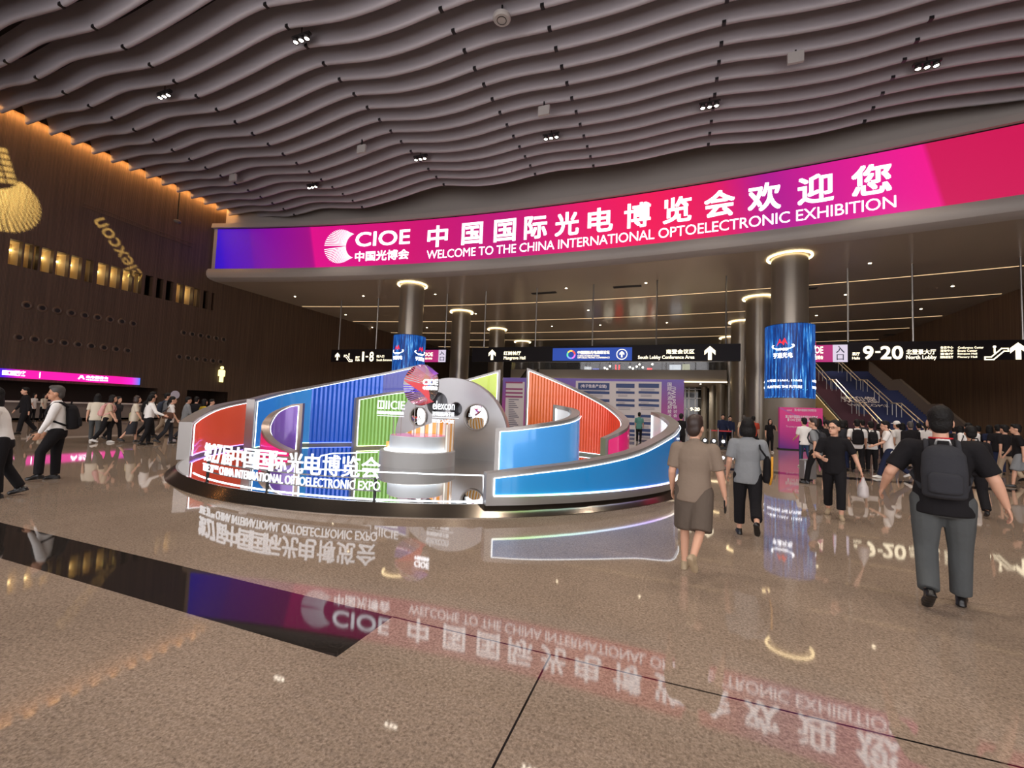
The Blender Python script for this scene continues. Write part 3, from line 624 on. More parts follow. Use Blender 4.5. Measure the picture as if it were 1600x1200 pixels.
WP = mat('panel_white', S(214, 206, 206), .5); NAVY = mat('table_navy', S(44, 66, 120), .5); ROSE = mat('table_rose', S(150, 60, 110), .5); LTX = mat('small_print', S(120, 116, 130), .6); WTX = mat('white_print', S(240, 232, 240), .5)
ta = MB(); tb = MB(); tt_ = MB()
def block(px0, px1, py0, py1): a, b_ = pb(px0, py1), pb(px1, py0); return a[0], a[1], b_[0], b_[1]
def rects(mb, u0, v0, u1, v1, t): mb.add([PF(u0, v0, t), PF(u1, v0, t), PF(u1, v1, t), PF(u0, v1, t)], [(0, 1, 2, 3)])
for p0, p1 in ((789, 821), (898, 1034)):
    u0, v0, u1, v1 = block(p0, p1, 597, 683); rel(MB().box(((u0+u1)/2, PBY-.17, (v0+v1)/2), (u1-u0, .04, v1-v0)).build('timetable_panel', WP, prog))
rows_ = [(600, 606), (612, 615), (624, 627), (632, 635), (649, 652), (660, 663), (671, 674), (678, 680)]
for c0_, c1_ in ((963, 992), (998, 1030), (904, 953)):
    for j, (y0, y1) in enumerate(rows_):
        u0, v0, u1, v1 = block(c0_, c1_, y0, y1)
        rects(ta, u0, v0, u1, v1, .045)
        for q_ in range(2): rects(tb, u0+.15, v0-.12-.1*q_, u1-.3-.2*(j % 3), v0-.09-.1*q_, .045)
u0, v0, u1, v1 = block(904, 953, 599, 609); rects(ta, u0, v0, u1, v1, .05); put_text(tt_, '(电子信息产业链)', lambda u, v, t=0.: PF(u, v, .06+t), (u0+.2, v0+.12, u1-.2, v1-.1), .03, 1)
ts = MB()
for y0 in (597, 607, 613, 619): u0, v0, u1, v1 = block(791, 818, y0, y0+2); rects(ts, u0, v0, u1, v1, .045)
for k in range(16): u0, v0, u1, v1 = block(796, 812-(k*7) % 9, 624+3*k, 625+3*k); rects(tb, u0, v0, u1, v1, .045)
rel(ta.build('table_header', NAVY, prog)); rel(tb.build('small_print', LTX, prog)); rel(ts.build('rose_header', ROSE, prog))
put_text(tt_, '(IWAPS)', lambda u, v, t=0.: PF(pb(1055, 620)[0]-.38+v, 3.72-u, .02+t), (0, .0, 1.35, .42), .015, 2)
for k, ch in enumerate('国际先进光刻技术'): u0, v0, u1, v1 = block(1043, 1049.5, 598+7.0*k, 604+7.0*k); put_text(tt_, ch, lambda u, v, t=0.: PF(u, v, .02+t), (u0, v0, u1, v1), .02, 1)
for k, ch in enumerate('研讨会'): u0, v0, u1, v1 = block(1052, 1058, 634+6.5*k, 639+6.5*k); put_text(tt_, ch, lambda u, v, t=0.: PF(u, v, .02+t), (u0, v0, u1, v1), .02, 1)
rel(tt_.build('lettering', WTX, prog))

# magenta notice board before the right column
NBY = 28.7
def nb(px, py): p = ony(px, py, NBY); return (p.x, p.z)
x0, x1, zt = nb(1217, 670)[0], nb(1284, 670)[0], nb(1250, 637)[1]
t = thing('notice_board', ((x0+x1)/2, NBY, 0), 'magenta free-standing notice board at the foot of the right screen column', 'board')
m = mat('magenta_board', S(180, 40, 130), .5); nd, lk, b = nodes(m); tc = nd.new('ShaderNodeTexCoord'); sp = nd.new('ShaderNodeSeparateXYZ'); lk.new(tc.outputs['Generated'], sp.inputs[0])
ad = nd.new('ShaderNodeMath'); ad.operation = 'MULTIPLY_ADD'; ad.inputs[1].default_value = .45; lk.new(sp.outputs[0], ad.inputs[0]); lk.new(sp.outputs[2], ad.inputs[2])
r = ramp(nd, [(.05, S(120, 50, 150)), (.4, S(190, 50, 140)), (.95, S(214, 50, 130)), (1.25, S(160, 90, 170)), (1.0, S(214, 50, 130))]); lk.new(ad.outputs[0], r.inputs[0]); lk.new(r.outputs[0], b.inputs['Base Color'])
lk.new(r.outputs[0], b.inputs['Emission Color']); b.inputs['Emission Strength'].default_value = .12
rel(MB().box(((x0+x1)/2, NBY, zt/2+.03), (x1-x0, .35, zt-.06)).build('panel', m, t)); rel(MB().box(((x0+x1)/2, NBY, .03), (x1-x0+.1, .5, .06)).build('foot', BLACK, t))
q = MB(); NF = lambda u, v, tt=0.: Vector((u, NBY-.185-tt, v))
def nt_(body, px0, y1, px1, y0, bo=.02): a, c = nb(px0, y0), nb(px1, y1); put_text(q, body, NF, (a[0], a[1], c[0], c[1]), bo, 1)
nt_('CIOE', 1228, 640, 1236, 642); nt_('第27届中国国际光电博览会', 1240, 639.5, 1274, 642.5); nt_('第27届中国国际光电博览会开幕式', 1226, 650, 1276, 653, .03); nt_('暨 CIOE 全球光电大会欢迎酒会', 1229, 655, 1276, 658, .03); nt_('The opening ceremony of the expo', 1227, 666, 1262, 668, 0)
rel(q.build('lettering', WTX, t))

# ------------------------------------------------------------------ magenta strip screen, nozzles and pictogram on the timber wall
WX = XL+.01
WF = lambda u, v, t=0.: Vector((WX+t, u, v))        # on this wall the hall sees +Y towards the right
y0, y1 = 9.0, onx(217, 597, XL).y; z0, z1 = 2.42, 2.94
t = thing('strip_screen', (XL, (y0+y1)/2, z0), 'long magenta strip screen above the counter on the timber wall', 'LED screen')
m = mat('strip_led', (.01, .01, .01, 1), .5); nd, lk, b = nodes(m); tc = nd.new('ShaderNodeTexCoord'); sp = nd.new('ShaderNodeSeparateXYZ'); lk.new(tc.outputs['Generated'], sp.inputs[0])
r = ramp(nd, [(0, S(60, 20, 190)), (.40, S(70, 20, 190)), (.47, S(220, 20, 150)), (.9, S(232, 18, 150)), (.955, S(210, 30, 180)), (1, S(60, 110, 220))]); lk.new(sp.outputs[1], r.inputs[0]); lk.new(r.outputs[0], b.inputs['Emission Color']); b.inputs['Emission Strength'].default_value = 1.5
rel(MB().box((XL+.075, (y0+y1)/2, (z0+z1)/2), (.12, y1-y0, z1-z0)).build('screen_face', m, t))
q = MB(); WF2 = lambda u, v, tt=0.: WF(u, v, .15+tt)
def wt(body, px0, px1, v0, v1, bo=.03): put_text(q, body, WF2, (onx(px0, 590, XL).y, v0, onx(px1, 590, XL).y, v1), bo, 1)
wt('医疗', 20, 37, 2.68, 2.86); wt('FIRST AID', 20, 37, 2.54, 2.62, .01); wt('主办服务台', 132, 167, 2.68, 2.86); wt('ORGANIZER SERVICE', 132, 167, 2.54, 2.62, .01)
cc = onx(12, 585, XL).y; put_line(q, WF2, [(cc-.16, 2.7), (cc+.16, 2.7)], .26); put_line(q, WF2, [(onx(60, 588, XL).y, 2.52), (onx(60, 588, XL).y, 2.84)], .04)
cc = onx(125, 592, XL).y; put_ring(q, WF2, (cc, 2.76), .05, .09); put_ring(q, WF2, (cc, 2.58), .1, .17, 0, 0, pi)
rel(q.build('lettering', WHITE_GLOW, t)); q = MB(); cc = onx(12, 585, XL).y; WF3 = lambda u, v, tt=0.: WF(u, v, .162); put_line(q, WF3, [(cc-.07, 2.7), (cc+.07, 2.7)], .05); put_line(q, WF3, [(cc, 2.63), (cc, 2.77)], .05); rel(q.build('cross', m, t))
NR = mat('nozzle_ring', S(92, 72, 58), .5)
nz = []
for za, (pa, pb_), n, rw in ((6.95, (39.7, 209), 9, 'upper row of nine'), (4.91, (32.6, 204), 9, 'lower row of nine'), (6.91, (289, 352), 6, 'upper row of six'), (4.9, (285, 350), 6, 'lower row of six')):
    ya = onx(pa, 500, XL).y; yb = onx(pb_, 500, XL).y
    for k in range(n):
        o = thing('air_nozzle', (XL+.01, ya+(yb-ya)*k/(n-1), za), 'round dark air nozzle, %s from the left in the %s' % (ORD[k], rw), 'air nozzle', group='air nozzles in the timber wall')
        if not nz:
            R_ = Matrix.Rotation(pi/2, 4, 'Y')
            a = MB().lathe((0, 0, 0), [(.13, .02), (.16, .05), (.23, .06), (.27, 0)], 20).build('ring', NR, o, True); a.data.transform(R_)
            c = MB().lathe((0, 0, 0), [(0, .012), (.15, .022)], 20).build('throat', BLACK, o); c.data.transform(R_); nz = [a, c]
        else:
            for s in nz: d = s.copy(); COL.objects.link(d); d.parent = o
q = MB(); yc = 27.15; t = thing('restroom_pictogram', (XL, yc, 3.1), 'glowing yellow standing-man pictogram on the timber wall', 'sign'); YG = glow('yellow_figure', S(246, 236, 150), 2.4)
PFN = lambda u, v, tt=0.: Vector((XL+.02+tt, yc+u, 3.1+v))
q.prism([(.14*cos(2*pi*k/14), 1.27+.14*sin(2*pi*k/14)) for k in range(14)], PFN, 0, .08)
q.prism([(-.16, .0), (-.02, 0), (-.02, .58), (.02, .58), (.02, 0), (.16, 0), (.16, .62), (.2, .62), (.2, .52), (.29, .52), (.29, 1.0), (.22, 1.09), (-.22, 1.09), (-.29, 1.0), (-.29, .52), (-.2, .52), (-.2, .62), (-.16, .62)], PFN, 0, .08)
rel(q.build('figure', YG, t))
for (pa, pb_, l) in (((130, 317), (302, 381), 'upper'), ((128, 322), (300, 386), 'lower')):
    a, b_ = onx(*pa, XL), onx(*pb_, XL); tag(MB().bar((XL+.05, a.y, a.z), (XL+.05, b_.y, b_.z), .06).build('wall_conduit', NR), '%s of the two thin conduits along the timber wall' % l, 'conduit')
# reception counter along the wall
t = thing('reception_counter', (XL+3.2, 12, 0), 'long pale service counter before the timber wall', 'counter')
rel(MB().box((XL+3.0, 14.2, .5), (.7, 12.4, 1.0)).build('body', mat('counter_front', S(120, 108, 100), .4), t)); rel(MB().box((XL+3.0, 14.2, 1.04), (.95, 12.6, .08)).build('worktop', mat('counter_top', S(205, 196, 186), .35), t)); rel(MB().box((XL+3.3, 14.2, .06), (.1, 12.4, .12)).build('plinth', BLACK, t))

# ------------------------------------------------------------------ logo projectors: real stencil slides in front of lamps
def gobo(L0, label, energy, build, bounds, mesh=None):
    L0 = Vector(L0); t = thing('logo_projector', L0, label, 'projector'); k = .02
    cu = bpy.data.curves.new('stencil', 'CURVE'); cu.dimensions = '2D'; cu.fill_mode = 'BOTH'
    def poly(pts):
        s = cu.splines.new('POLY'); s.points.add(len(pts)-1); s.use_cyclic_u = True
        for q_, (a, b_) in zip(s.points, pts): q_.co = (a, b_, 0, 1)
    (ya, yb, za, zb) = bounds; m_ = 18.; poly([(ya-m_, za-m_), (yb+m_, za-m_), (yb+m_, zb+m_), (ya-m_, zb+m_)]); build(poly)
    o = bpy.data.objects.new('stencil', cu); me = o.to_mesh(); vs = [v.co.copy() for v in me.vertices]; fs = [tuple(p.vertices) for p in me.polygons]; o.to_mesh_clear(); bpy.data.objects.remove(o)
    if mesh: vs, fs = mesh()
    P = [(Vector((XL, v.x, v.y))-L0)*k for v in vs]
    mb = MB(); mb.add(P, fs); mb.build('stencil_slide', BLACK, t)
    ctr = (Vector((XL, (ya+yb)/2, (za+zb)/2))-L0); d = ctr.normalized()
    MB().tube([-d*.5, -d*.1], .16, 14).build('housing', CAN, t, 40); MB().tube([-d*.3, -d*.3+Vector((0, 0, 20-L0.z))], .03, 8).build('hanger', CAN, t)
    l = bpy.data.lights.new('projector_lamp', 'SPOT'); l.energy = energy; l.color = (1., .88, .30); l.shadow_soft_size = .0015; l.spot_blend = .1
    l.spot_size = 2*math.atan((hypot(yb-ya, zb-za)/2+3.0)/ctr.length)
    lo = bpy.data.objects.new('projector_lamp', l); COL.objects.link(lo); lo.parent = t; lo.rotation_euler = d.to_track_quat('-Z', 'Y').to_euler()
def font_outlines(body, poly, fn, bold=.02):
    c = bpy.data.curves.new('t', 'FONT'); c.body = body; c.offset = bold; c.resolution_u = 4
    vs = None; o = bpy.data.objects.new('t', c); c.fill_mode = 'NONE'; me = o.to_mesh()
    nxt = {}
    for e in me.edges: a, b_ = e.vertices; nxt.setdefault(a, []).append(b_); nxt.setdefault(b_, []).append(a)
    co = [v.co.copy() for v in me.vertices]; o.to_mesh_clear(); bpy.data.objects.remove(o); seen = set()
    x0, x1, y0, y1 = min(v.x for v in co), max(v.x for v in co), min(v.y for v in co), max(v.y for v in co)
    for s in nxt:
        if s in seen: continue
        loop = [s]; seen.add(s); cur = s
        while True:
            nx = [q_ for q_ in nxt[cur] if q_ not in seen]
            if not nx: break
            cur = nx[0]; seen.add(cur); loop.append(cur)
        poly([fn((co[i].x-x0)/(x1-x0), (co[i].y-y0)/(y1-y0)) for i in loop])
e0, e1 = onx(214, 434, XL), onx(150, 343, XL); bl = Vector((e1.y-e0.y, e1.z-e0.z)); nrm = Vector((-bl.y, bl.x)).normalized()
def word(poly): font_outlines('elexcon', poly, lambda a, b_: (e0.y+bl.x*a+nrm.x*(b_-.5)*1.05, e0.z+bl.y*a+nrm.y*(b_-.5)*1.05))
gobo((-24, 5.24, 16.3), 'logo projector under the ceiling throwing yellow lettering on the timber wall', 90000, word, (17, 20.5, 9.5, 14.3))
fc, fr_ = (12.95, 12.85), 1.75
def fan_plate():
    """the slide round the fan emblem: everything the lamp must not pass"""
    ca, sa = cos(radians(108)), sin(radians(108)); vs, fs = [], []
    def q(*pts): n = len(vs); vs.extend(Vector((fc[0]+fr_*(x*ca-y*sa), fc[1]+fr_*(x*sa+y*ca))) for x, y in pts); fs.append(tuple(range(n, n+len(pts))))
    U = lambda a, r=1.: (r*cos(a), r*sin(a)); NT = lambda a: (1.02-.62*cos(a), .70*sin(a)); A0 = radians(57); n = 15
    for k in range(72): a, b_ = 2*pi*k/72, 2*pi*(k+1)/72; q(U(a), U(a, 6.), U(b_, 6.), U(b_))
    for k in range(16):                                # the notch
        a, b_ = radians(78)*(2*k/16-1), radians(78)*(2*(k+1)/16-1); q(NT(a), NT(b_), U(A0*(2*(k+1)/16-1)), U(A0*(2*k/16-1)))
    for up in (1, -1):
        A1 = radians(180 if up > 0 else 174)
        for k in range(n):
            a, b_ = A0+(A1-A0)*(k+.5)/n, A0+(A1-A0)*(k+1)/n; g = radians(78)*(1-(k+.9)/n); m_ = NT(g); m_ = (m_[0]*.72+.28*cos(b_), m_[1]*.72+.28*sin(b_))
            q((m_[0], up*m_[1]), (cos(a), up*sin(a)), (cos(b_), up*sin(b_)))
    return vs, fs
gobo((-24, 4.16, 16.5), 'logo projector under the ceiling throwing a yellow fan emblem on the timber wall', 90000, lambda poly: None, (11, 14.8, 11.0, 14.6), fan_plate)
def bars_plate():
    ca, sa = cos(radians(108)), sin(radians(108)); vs, fs = [], []
    T_ = lambda x, y: Vector((fc[0]+fr_*(x*ca-y*sa), fc[1]+fr_*(x*sa+y*ca)))
    xs = [-5, .62]+[v for k in range(6) for v in (.62+.2*k+.15, .62+.2*k+.2)]+[7]; ys = [-6, -.56, -.32, -.27, -.03, 6]
    for a in range(len(xs)-1):
        for b_ in range(len(ys)-1):
            if 1 <= a < len(xs)-2 and a % 2 == 1 and b_ in (1, 3): continue
            n = len(vs); vs += [T_(xs[a], ys[b_]), T_(xs[a+1], ys[b_]), T_(xs[a+1], ys[b_+1]), T_(xs[a], ys[b_+1])]; fs.append((n, n+1, n+2, n+3))
    return vs, fs
gobo((-24, 3.06, 16.5), 'logo projector under the ceiling throwing the yellow name bars above the fan emblem', 70000, lambda poly: None, (12, 14.4, 13.6, 15.8), bars_plate)

# ------------------------------------------------------------------ the round exhibit
EC = Vector((-6.3, 11.85, 0)); ZP = .17
FRAME = mat('exhibit_metal', S(146, 142, 139), .32, .55)
SKIRT = mat('skirt_steel', S(128, 118, 108), .16, .95)
plat = thing('exhibit_platform', EC, 'round mirror-floored exhibit platform with a steel skirt', 'platform')
MB().lathe((0, 0, 0), [(0, ZP), (6.58, ZP)], 96).build('mirror_floor', MIRROR, plat)
MB().lathe((0, 0, 0), [(6.58, ZP), (6.62, ZP+.004), (6.80, .01), (6.80, 0)], 96).build('skirt', SKIRT, plat, 40)
LEDW = glow('led_white', S(240, 248, 255), 3.6)
FL = lambda u, v, t=0.: Vector((u-EC.x, v-EC.y, ZP+.004+t))
q = MB()
for pts in ([(756, 781), (755, 743), (680, 741), (585, 737), (520, 733.5), (467, 733), (466, 774)], [(497, 718), (502, 712), (520, 708.5), (590, 706.5)]):
    pp = [onz(a, b_, ZP) for a, b_ in pts]
    for a, b_ in zip(pp, pp[1:]): q.bar(Vector((a.x-EC.x, a.y-EC.y, ZP+.006)), Vector((b_.x-EC.x, b_.y-EC.y, ZP+.006)), .022, .012)
al, ar = radians(-113), radians(-58)
for k in range(40):
    a0, a1 = al+(ar-al)*k/40, al+(ar-al)*(k+1)/40; q.bar((6.42*cos(a0), 6.42*sin(a0), ZP+.006), (6.42*cos(a1), 6.42*sin(a1), ZP+.006), .022, .012)
q.build('floor_led_line', LEDW, plat)

def spline(pts, n=90):
    out = []; P = [Vector(p) for p in pts]
    for i in range(len(P)-1):
        p0 = P[i-1] if i else P[i]*2-P[i+1]; p1 = P[i]; p2 = P[i+1]; p3 = P[i+2] if i+2 < len(P) else P[i+1]*2-P[i]
        for k in range(n):
            t = k/n; out.append(.5*((2*p1)+(p2-p0)*t+(2*p0-5*p1+4*p2-p3)*t*t+(3*p1-p0-3*p2+p3)*t**3))
    out.append(P[-1]); L = [0]
    for a, b_ in zip(out, out[1:]): L.append(L[-1]+hypot(b_.x-a.x, b_.y-a.y))
    return out, L
def sample(out, L, s):
    s = max(0, min(L[-1], s)); lo, hi = 0, len(L)-1
    while hi-lo > 1:
        m_ = (lo+hi)//2
        if L[m_] <= s: lo = m_
        else: hi = m_
    t = (s-L[lo])/max(1e-9, L[hi]-L[lo]); p = out[lo].lerp(out[hi], t)
    a, b_ = out[max(lo-2, 0)], out[min(hi+2, len(out)-1)]; d = Vector((b_.x-a.x, b_.y-a.y, 0)).normalized(); return p, Vector((-d.y, d.x, 0))
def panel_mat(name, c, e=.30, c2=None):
    m = mat(name, c, .22, .15, emit=c, es=e, coat=.6)  # self-glow in the base colour, added to lift brightness; not a lamp
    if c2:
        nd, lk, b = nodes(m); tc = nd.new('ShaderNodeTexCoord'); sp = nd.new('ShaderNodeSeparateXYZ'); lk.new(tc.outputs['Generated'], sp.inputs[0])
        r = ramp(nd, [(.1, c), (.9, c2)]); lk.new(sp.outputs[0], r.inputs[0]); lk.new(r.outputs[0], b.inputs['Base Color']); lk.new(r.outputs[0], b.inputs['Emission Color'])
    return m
def curved_wall(label, pts, th, panels, frame=FRAME, zb=ZP, m_top=.09):
    out, L = spline(pts); T = L[-1]; base = Vector((out[0].x, out[0].y, zb))
    t = thing('curved_wall', base, label, 'exhibit wall', group='curved exhibit walls')
    n = max(24, int(T/.07)); bm_ = MB(); V = []
    for i in range(n+1):
        p, nn = sample(out, L, T*i/n)
        for o_, z in ((-th/2, zb), (th/2, zb), (th/2, p.z), (-th/2, p.z)): q_ = Vector((p.x, p.y, z))+nn*o_-base; V.append(q_-Vector((0, 0, 0)))
    F_ = [(0, 1, 2, 3), tuple(n*4+k for k in (3, 2, 1, 0))]
    for i in range(n):
        for k in range(4): F_.append((i*4+k, i*4+(k+1) % 4, (i+1)*4+(k+1) % 4, (i+1)*4+k))
    bm_.add(V, F_).build('wall_frame', frame, t, 35)
    for pd in panels:
        sd = pd['side']; s0, s1 = pd.get('s', (0, 1)); s0, s1 = s0*T+pd.get('m0', .1), s1*T-pd.get('m1', .1); rib = pd.get('rib', 0)
        nn_ = max(20, int((s1-s0)/(.012 if rib else .06))); V = []; pz0 = zb+pd.get('mb', .09)
        for i in range(nn_+1):
            s = s0+(s1-s0)*i/nn_; p, nr = sample(out, L, s); d = th/2+.012
            if rib: d += .022*(.5+.5*cos(2*pi*s/rib))
            for z in (pz0, max(pz0+.02, p.z-m_top)): V.append(Vector((p.x, p.y, z))+nr*sd*d-base)
        pm = MB().add(V, [(2*i, 2*i+2, 2*i+3, 2*i+1) for i in range(nn_)]).build('corrugated_panel' if rib else 'panel', pd['mat'], t, True)
        if pd.get('label'): pm['label'] = pd['label']
        if pd.get('led', 1):
            lm = MB(); top, bot = [], []
            for i in range(0, 41):
                s = s0+(s1-s0)*i/40; p, nr = sample(out, L, s); d = th/2+.03
                bot.append(Vector((p.x, p.y, pz0-.005))+nr*sd*d-base); top.append(Vector((p.x, p.y, max(pz0+.02, p.z-m_top)+.008))+nr*sd*d-base)
            which = pd.get('edges', 'tb')
            if 't' in which: lm.tube(top, .007, 6)
            if 'l' in which: lm.tube([top[0], bot[0]], .012, 6)
            if 'r' in which: lm.tube([top[-1], bot[-1]], .012, 6)
            if lm.v: lm.build('led_strip', LEDW, pm)
            if 'b' in which:
                MB().tube(bot, pd.get('lb', .009), 6).build('led_strip', pd.get('ledm', LEDW), pm)
    return t
def ang(a, r=6.62): return (EC.x+r*cos(radians(a)), EC.y+r*sin(radians(a)))
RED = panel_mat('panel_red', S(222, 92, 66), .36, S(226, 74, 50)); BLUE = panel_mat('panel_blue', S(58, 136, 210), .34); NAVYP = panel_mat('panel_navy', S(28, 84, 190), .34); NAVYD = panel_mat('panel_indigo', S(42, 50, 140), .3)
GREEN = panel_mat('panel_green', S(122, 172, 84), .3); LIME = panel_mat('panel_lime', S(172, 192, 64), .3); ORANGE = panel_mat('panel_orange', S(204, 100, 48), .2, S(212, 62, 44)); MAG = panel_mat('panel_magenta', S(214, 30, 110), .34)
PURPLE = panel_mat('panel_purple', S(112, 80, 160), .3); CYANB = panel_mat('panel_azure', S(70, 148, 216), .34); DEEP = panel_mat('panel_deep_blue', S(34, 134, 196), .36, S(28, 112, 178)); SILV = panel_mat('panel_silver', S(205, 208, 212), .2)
LEDR = glow('led_violet', S(170, 130, 255), 5.); LEDG = glow('led_green', S(190, 255, 200), 6.); LEDY = glow('led_yellow', S(240, 255, 170), 6.); LEDB = glow('led_blue', S(90, 110, 255), 5.)
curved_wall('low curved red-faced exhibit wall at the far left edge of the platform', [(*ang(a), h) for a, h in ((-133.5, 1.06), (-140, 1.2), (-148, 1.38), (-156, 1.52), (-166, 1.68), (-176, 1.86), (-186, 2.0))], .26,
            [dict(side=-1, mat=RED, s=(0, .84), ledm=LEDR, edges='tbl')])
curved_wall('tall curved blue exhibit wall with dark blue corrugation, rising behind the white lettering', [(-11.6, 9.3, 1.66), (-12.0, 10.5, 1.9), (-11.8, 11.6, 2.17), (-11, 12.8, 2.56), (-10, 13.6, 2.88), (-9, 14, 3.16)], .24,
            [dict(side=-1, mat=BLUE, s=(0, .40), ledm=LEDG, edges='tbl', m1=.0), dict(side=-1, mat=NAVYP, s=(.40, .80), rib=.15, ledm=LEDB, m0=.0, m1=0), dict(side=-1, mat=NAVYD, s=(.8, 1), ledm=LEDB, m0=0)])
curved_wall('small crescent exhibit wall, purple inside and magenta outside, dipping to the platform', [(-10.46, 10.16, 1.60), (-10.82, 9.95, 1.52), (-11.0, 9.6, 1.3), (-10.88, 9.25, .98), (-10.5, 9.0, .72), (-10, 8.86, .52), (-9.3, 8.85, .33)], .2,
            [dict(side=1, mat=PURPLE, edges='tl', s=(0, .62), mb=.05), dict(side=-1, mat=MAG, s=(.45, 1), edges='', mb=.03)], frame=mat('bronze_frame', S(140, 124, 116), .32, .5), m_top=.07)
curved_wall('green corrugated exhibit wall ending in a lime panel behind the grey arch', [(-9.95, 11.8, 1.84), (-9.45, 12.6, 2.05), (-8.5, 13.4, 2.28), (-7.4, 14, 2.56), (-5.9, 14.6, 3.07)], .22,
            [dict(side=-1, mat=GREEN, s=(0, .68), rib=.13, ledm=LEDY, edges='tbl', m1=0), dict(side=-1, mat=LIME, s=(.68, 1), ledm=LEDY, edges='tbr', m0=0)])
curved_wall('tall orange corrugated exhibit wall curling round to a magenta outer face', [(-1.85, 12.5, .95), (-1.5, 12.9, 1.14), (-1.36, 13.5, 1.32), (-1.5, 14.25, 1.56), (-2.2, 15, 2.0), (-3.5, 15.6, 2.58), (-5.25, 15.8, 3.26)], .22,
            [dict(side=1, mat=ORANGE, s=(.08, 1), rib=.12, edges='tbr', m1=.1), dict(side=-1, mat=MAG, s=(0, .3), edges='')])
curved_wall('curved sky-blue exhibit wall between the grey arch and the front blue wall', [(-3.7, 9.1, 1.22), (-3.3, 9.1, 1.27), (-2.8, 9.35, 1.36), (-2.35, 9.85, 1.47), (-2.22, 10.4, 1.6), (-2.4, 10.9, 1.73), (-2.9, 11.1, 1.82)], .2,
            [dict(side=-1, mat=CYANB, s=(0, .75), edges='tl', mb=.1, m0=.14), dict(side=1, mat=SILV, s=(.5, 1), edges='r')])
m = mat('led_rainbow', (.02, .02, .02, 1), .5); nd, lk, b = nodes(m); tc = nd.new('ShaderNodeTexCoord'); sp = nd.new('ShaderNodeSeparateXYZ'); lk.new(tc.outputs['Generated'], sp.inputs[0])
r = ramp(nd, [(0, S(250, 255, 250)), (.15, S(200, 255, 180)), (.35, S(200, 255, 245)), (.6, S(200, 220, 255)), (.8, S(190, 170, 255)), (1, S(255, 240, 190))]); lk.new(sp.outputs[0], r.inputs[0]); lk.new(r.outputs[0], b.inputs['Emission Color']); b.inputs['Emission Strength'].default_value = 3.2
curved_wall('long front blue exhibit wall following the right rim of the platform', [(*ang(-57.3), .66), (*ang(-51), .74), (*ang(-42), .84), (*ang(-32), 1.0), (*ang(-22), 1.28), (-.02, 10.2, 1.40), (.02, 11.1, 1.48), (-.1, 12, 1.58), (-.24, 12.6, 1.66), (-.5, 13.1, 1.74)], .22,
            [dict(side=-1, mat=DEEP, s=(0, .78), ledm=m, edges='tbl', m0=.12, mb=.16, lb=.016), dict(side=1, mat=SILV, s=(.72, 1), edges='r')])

# grey arch with round openings and mirror discs
AYP = 11.5
arch = thing('arch_panel', (-6.22, AYP, ZP), 'tall grey half-round arch panel with round mirrors behind the podium', 'exhibit panel')
bm = bmesh.new(); R_ = 1.87; cz = .65
outline = []
a_s = math.asin((ZP-cz)/R_)
for k in range(61): a = a_s+(pi-2*a_s)*k/60; outline.append((R_*cos(a), cz+R_*sin(a)))
holes = [(-.44, 1.74, .36), (.20, 1.60, .21)]
cu = bpy.data.curves.new('arch', 'CURVE'); cu.dimensions = '2D'; cu.fill_mode = 'BOTH'; cu.extrude = .13; cu.bevel_depth = .012; cu.bevel_resolution = 1
for loop in [outline]+[[(cx+r_*cos(2*pi*k/32), z_+r_*sin(2*pi*k/32)) for k in range(32)] for cx, z_, r_ in holes]:
    s = cu.splines.new('POLY'); s.points.add(len(loop)-1); s.use_cyclic_u = True
    for p_, (a, b_) in zip(s.points, loop): p_.co = (a, b_, 0, 1)
o = bpy.data.objects.new('arch', cu); me0 = o.to_mesh(); me = me0.copy() if False else bpy.data.meshes.new('slab')
me.from_pydata([tuple(v.co) for v in me0.vertices], [], [tuple(p.vertices) for p in me0.polygons]); o.to_mesh_clear(); bpy.data.objects.remove(o); bm.free()
me.transform(Matrix.Translation((0, .14, -ZP)) @ Matrix.Rotation(pi/2, 4, 'X')); me.polygons.foreach_set('use_smooth', [True]*len(me.polygons)); me.set_sharp_from_angle(angle=radians(40))
me.materials.append(mat('arch_metal', S(160, 160, 162), .3, .55)); o = bpy.data.objects.new('slab', me); COL.objects.link(o); o.parent = arch
for cx, z_, r_ in ((.87, 1.39, .37), (-1.06, 1.33, .28)):
    q = MB().lathe((0, 0, 0), [(0, .05), (r_*.6, .035), (r_, .0)], 36).build('mirror_disc', MIRROR, arch, True); q.rotation_euler = (pi/2, 0, 0); q.location = (cx, -.004, z_-ZP)
    q = MB().lathe((0, 0, 0), [(r_, -.01), (r_, .06), (r_+.025, .06), (r_+.025, -.01)], 36).build('mirror_rim', FRAME, arch, 40); q.rotation_euler = (pi/2, 0, 0); q.location = (cx, 0, z_-ZP)

for cx, z_, r_ in holes:
    q = MB().lathe((0, 0, 0), [(0, .0), (r_+.02, .0), (r_+.02, -.02), (0, -.02)], 32).build('dark_glass', mat('dark_mirror', (.05, .05, .055, 1), .05, .6), arch, 40); q.rotation_euler = (pi/2, 0, 0); q.location = (cx, .27, z_-ZP)
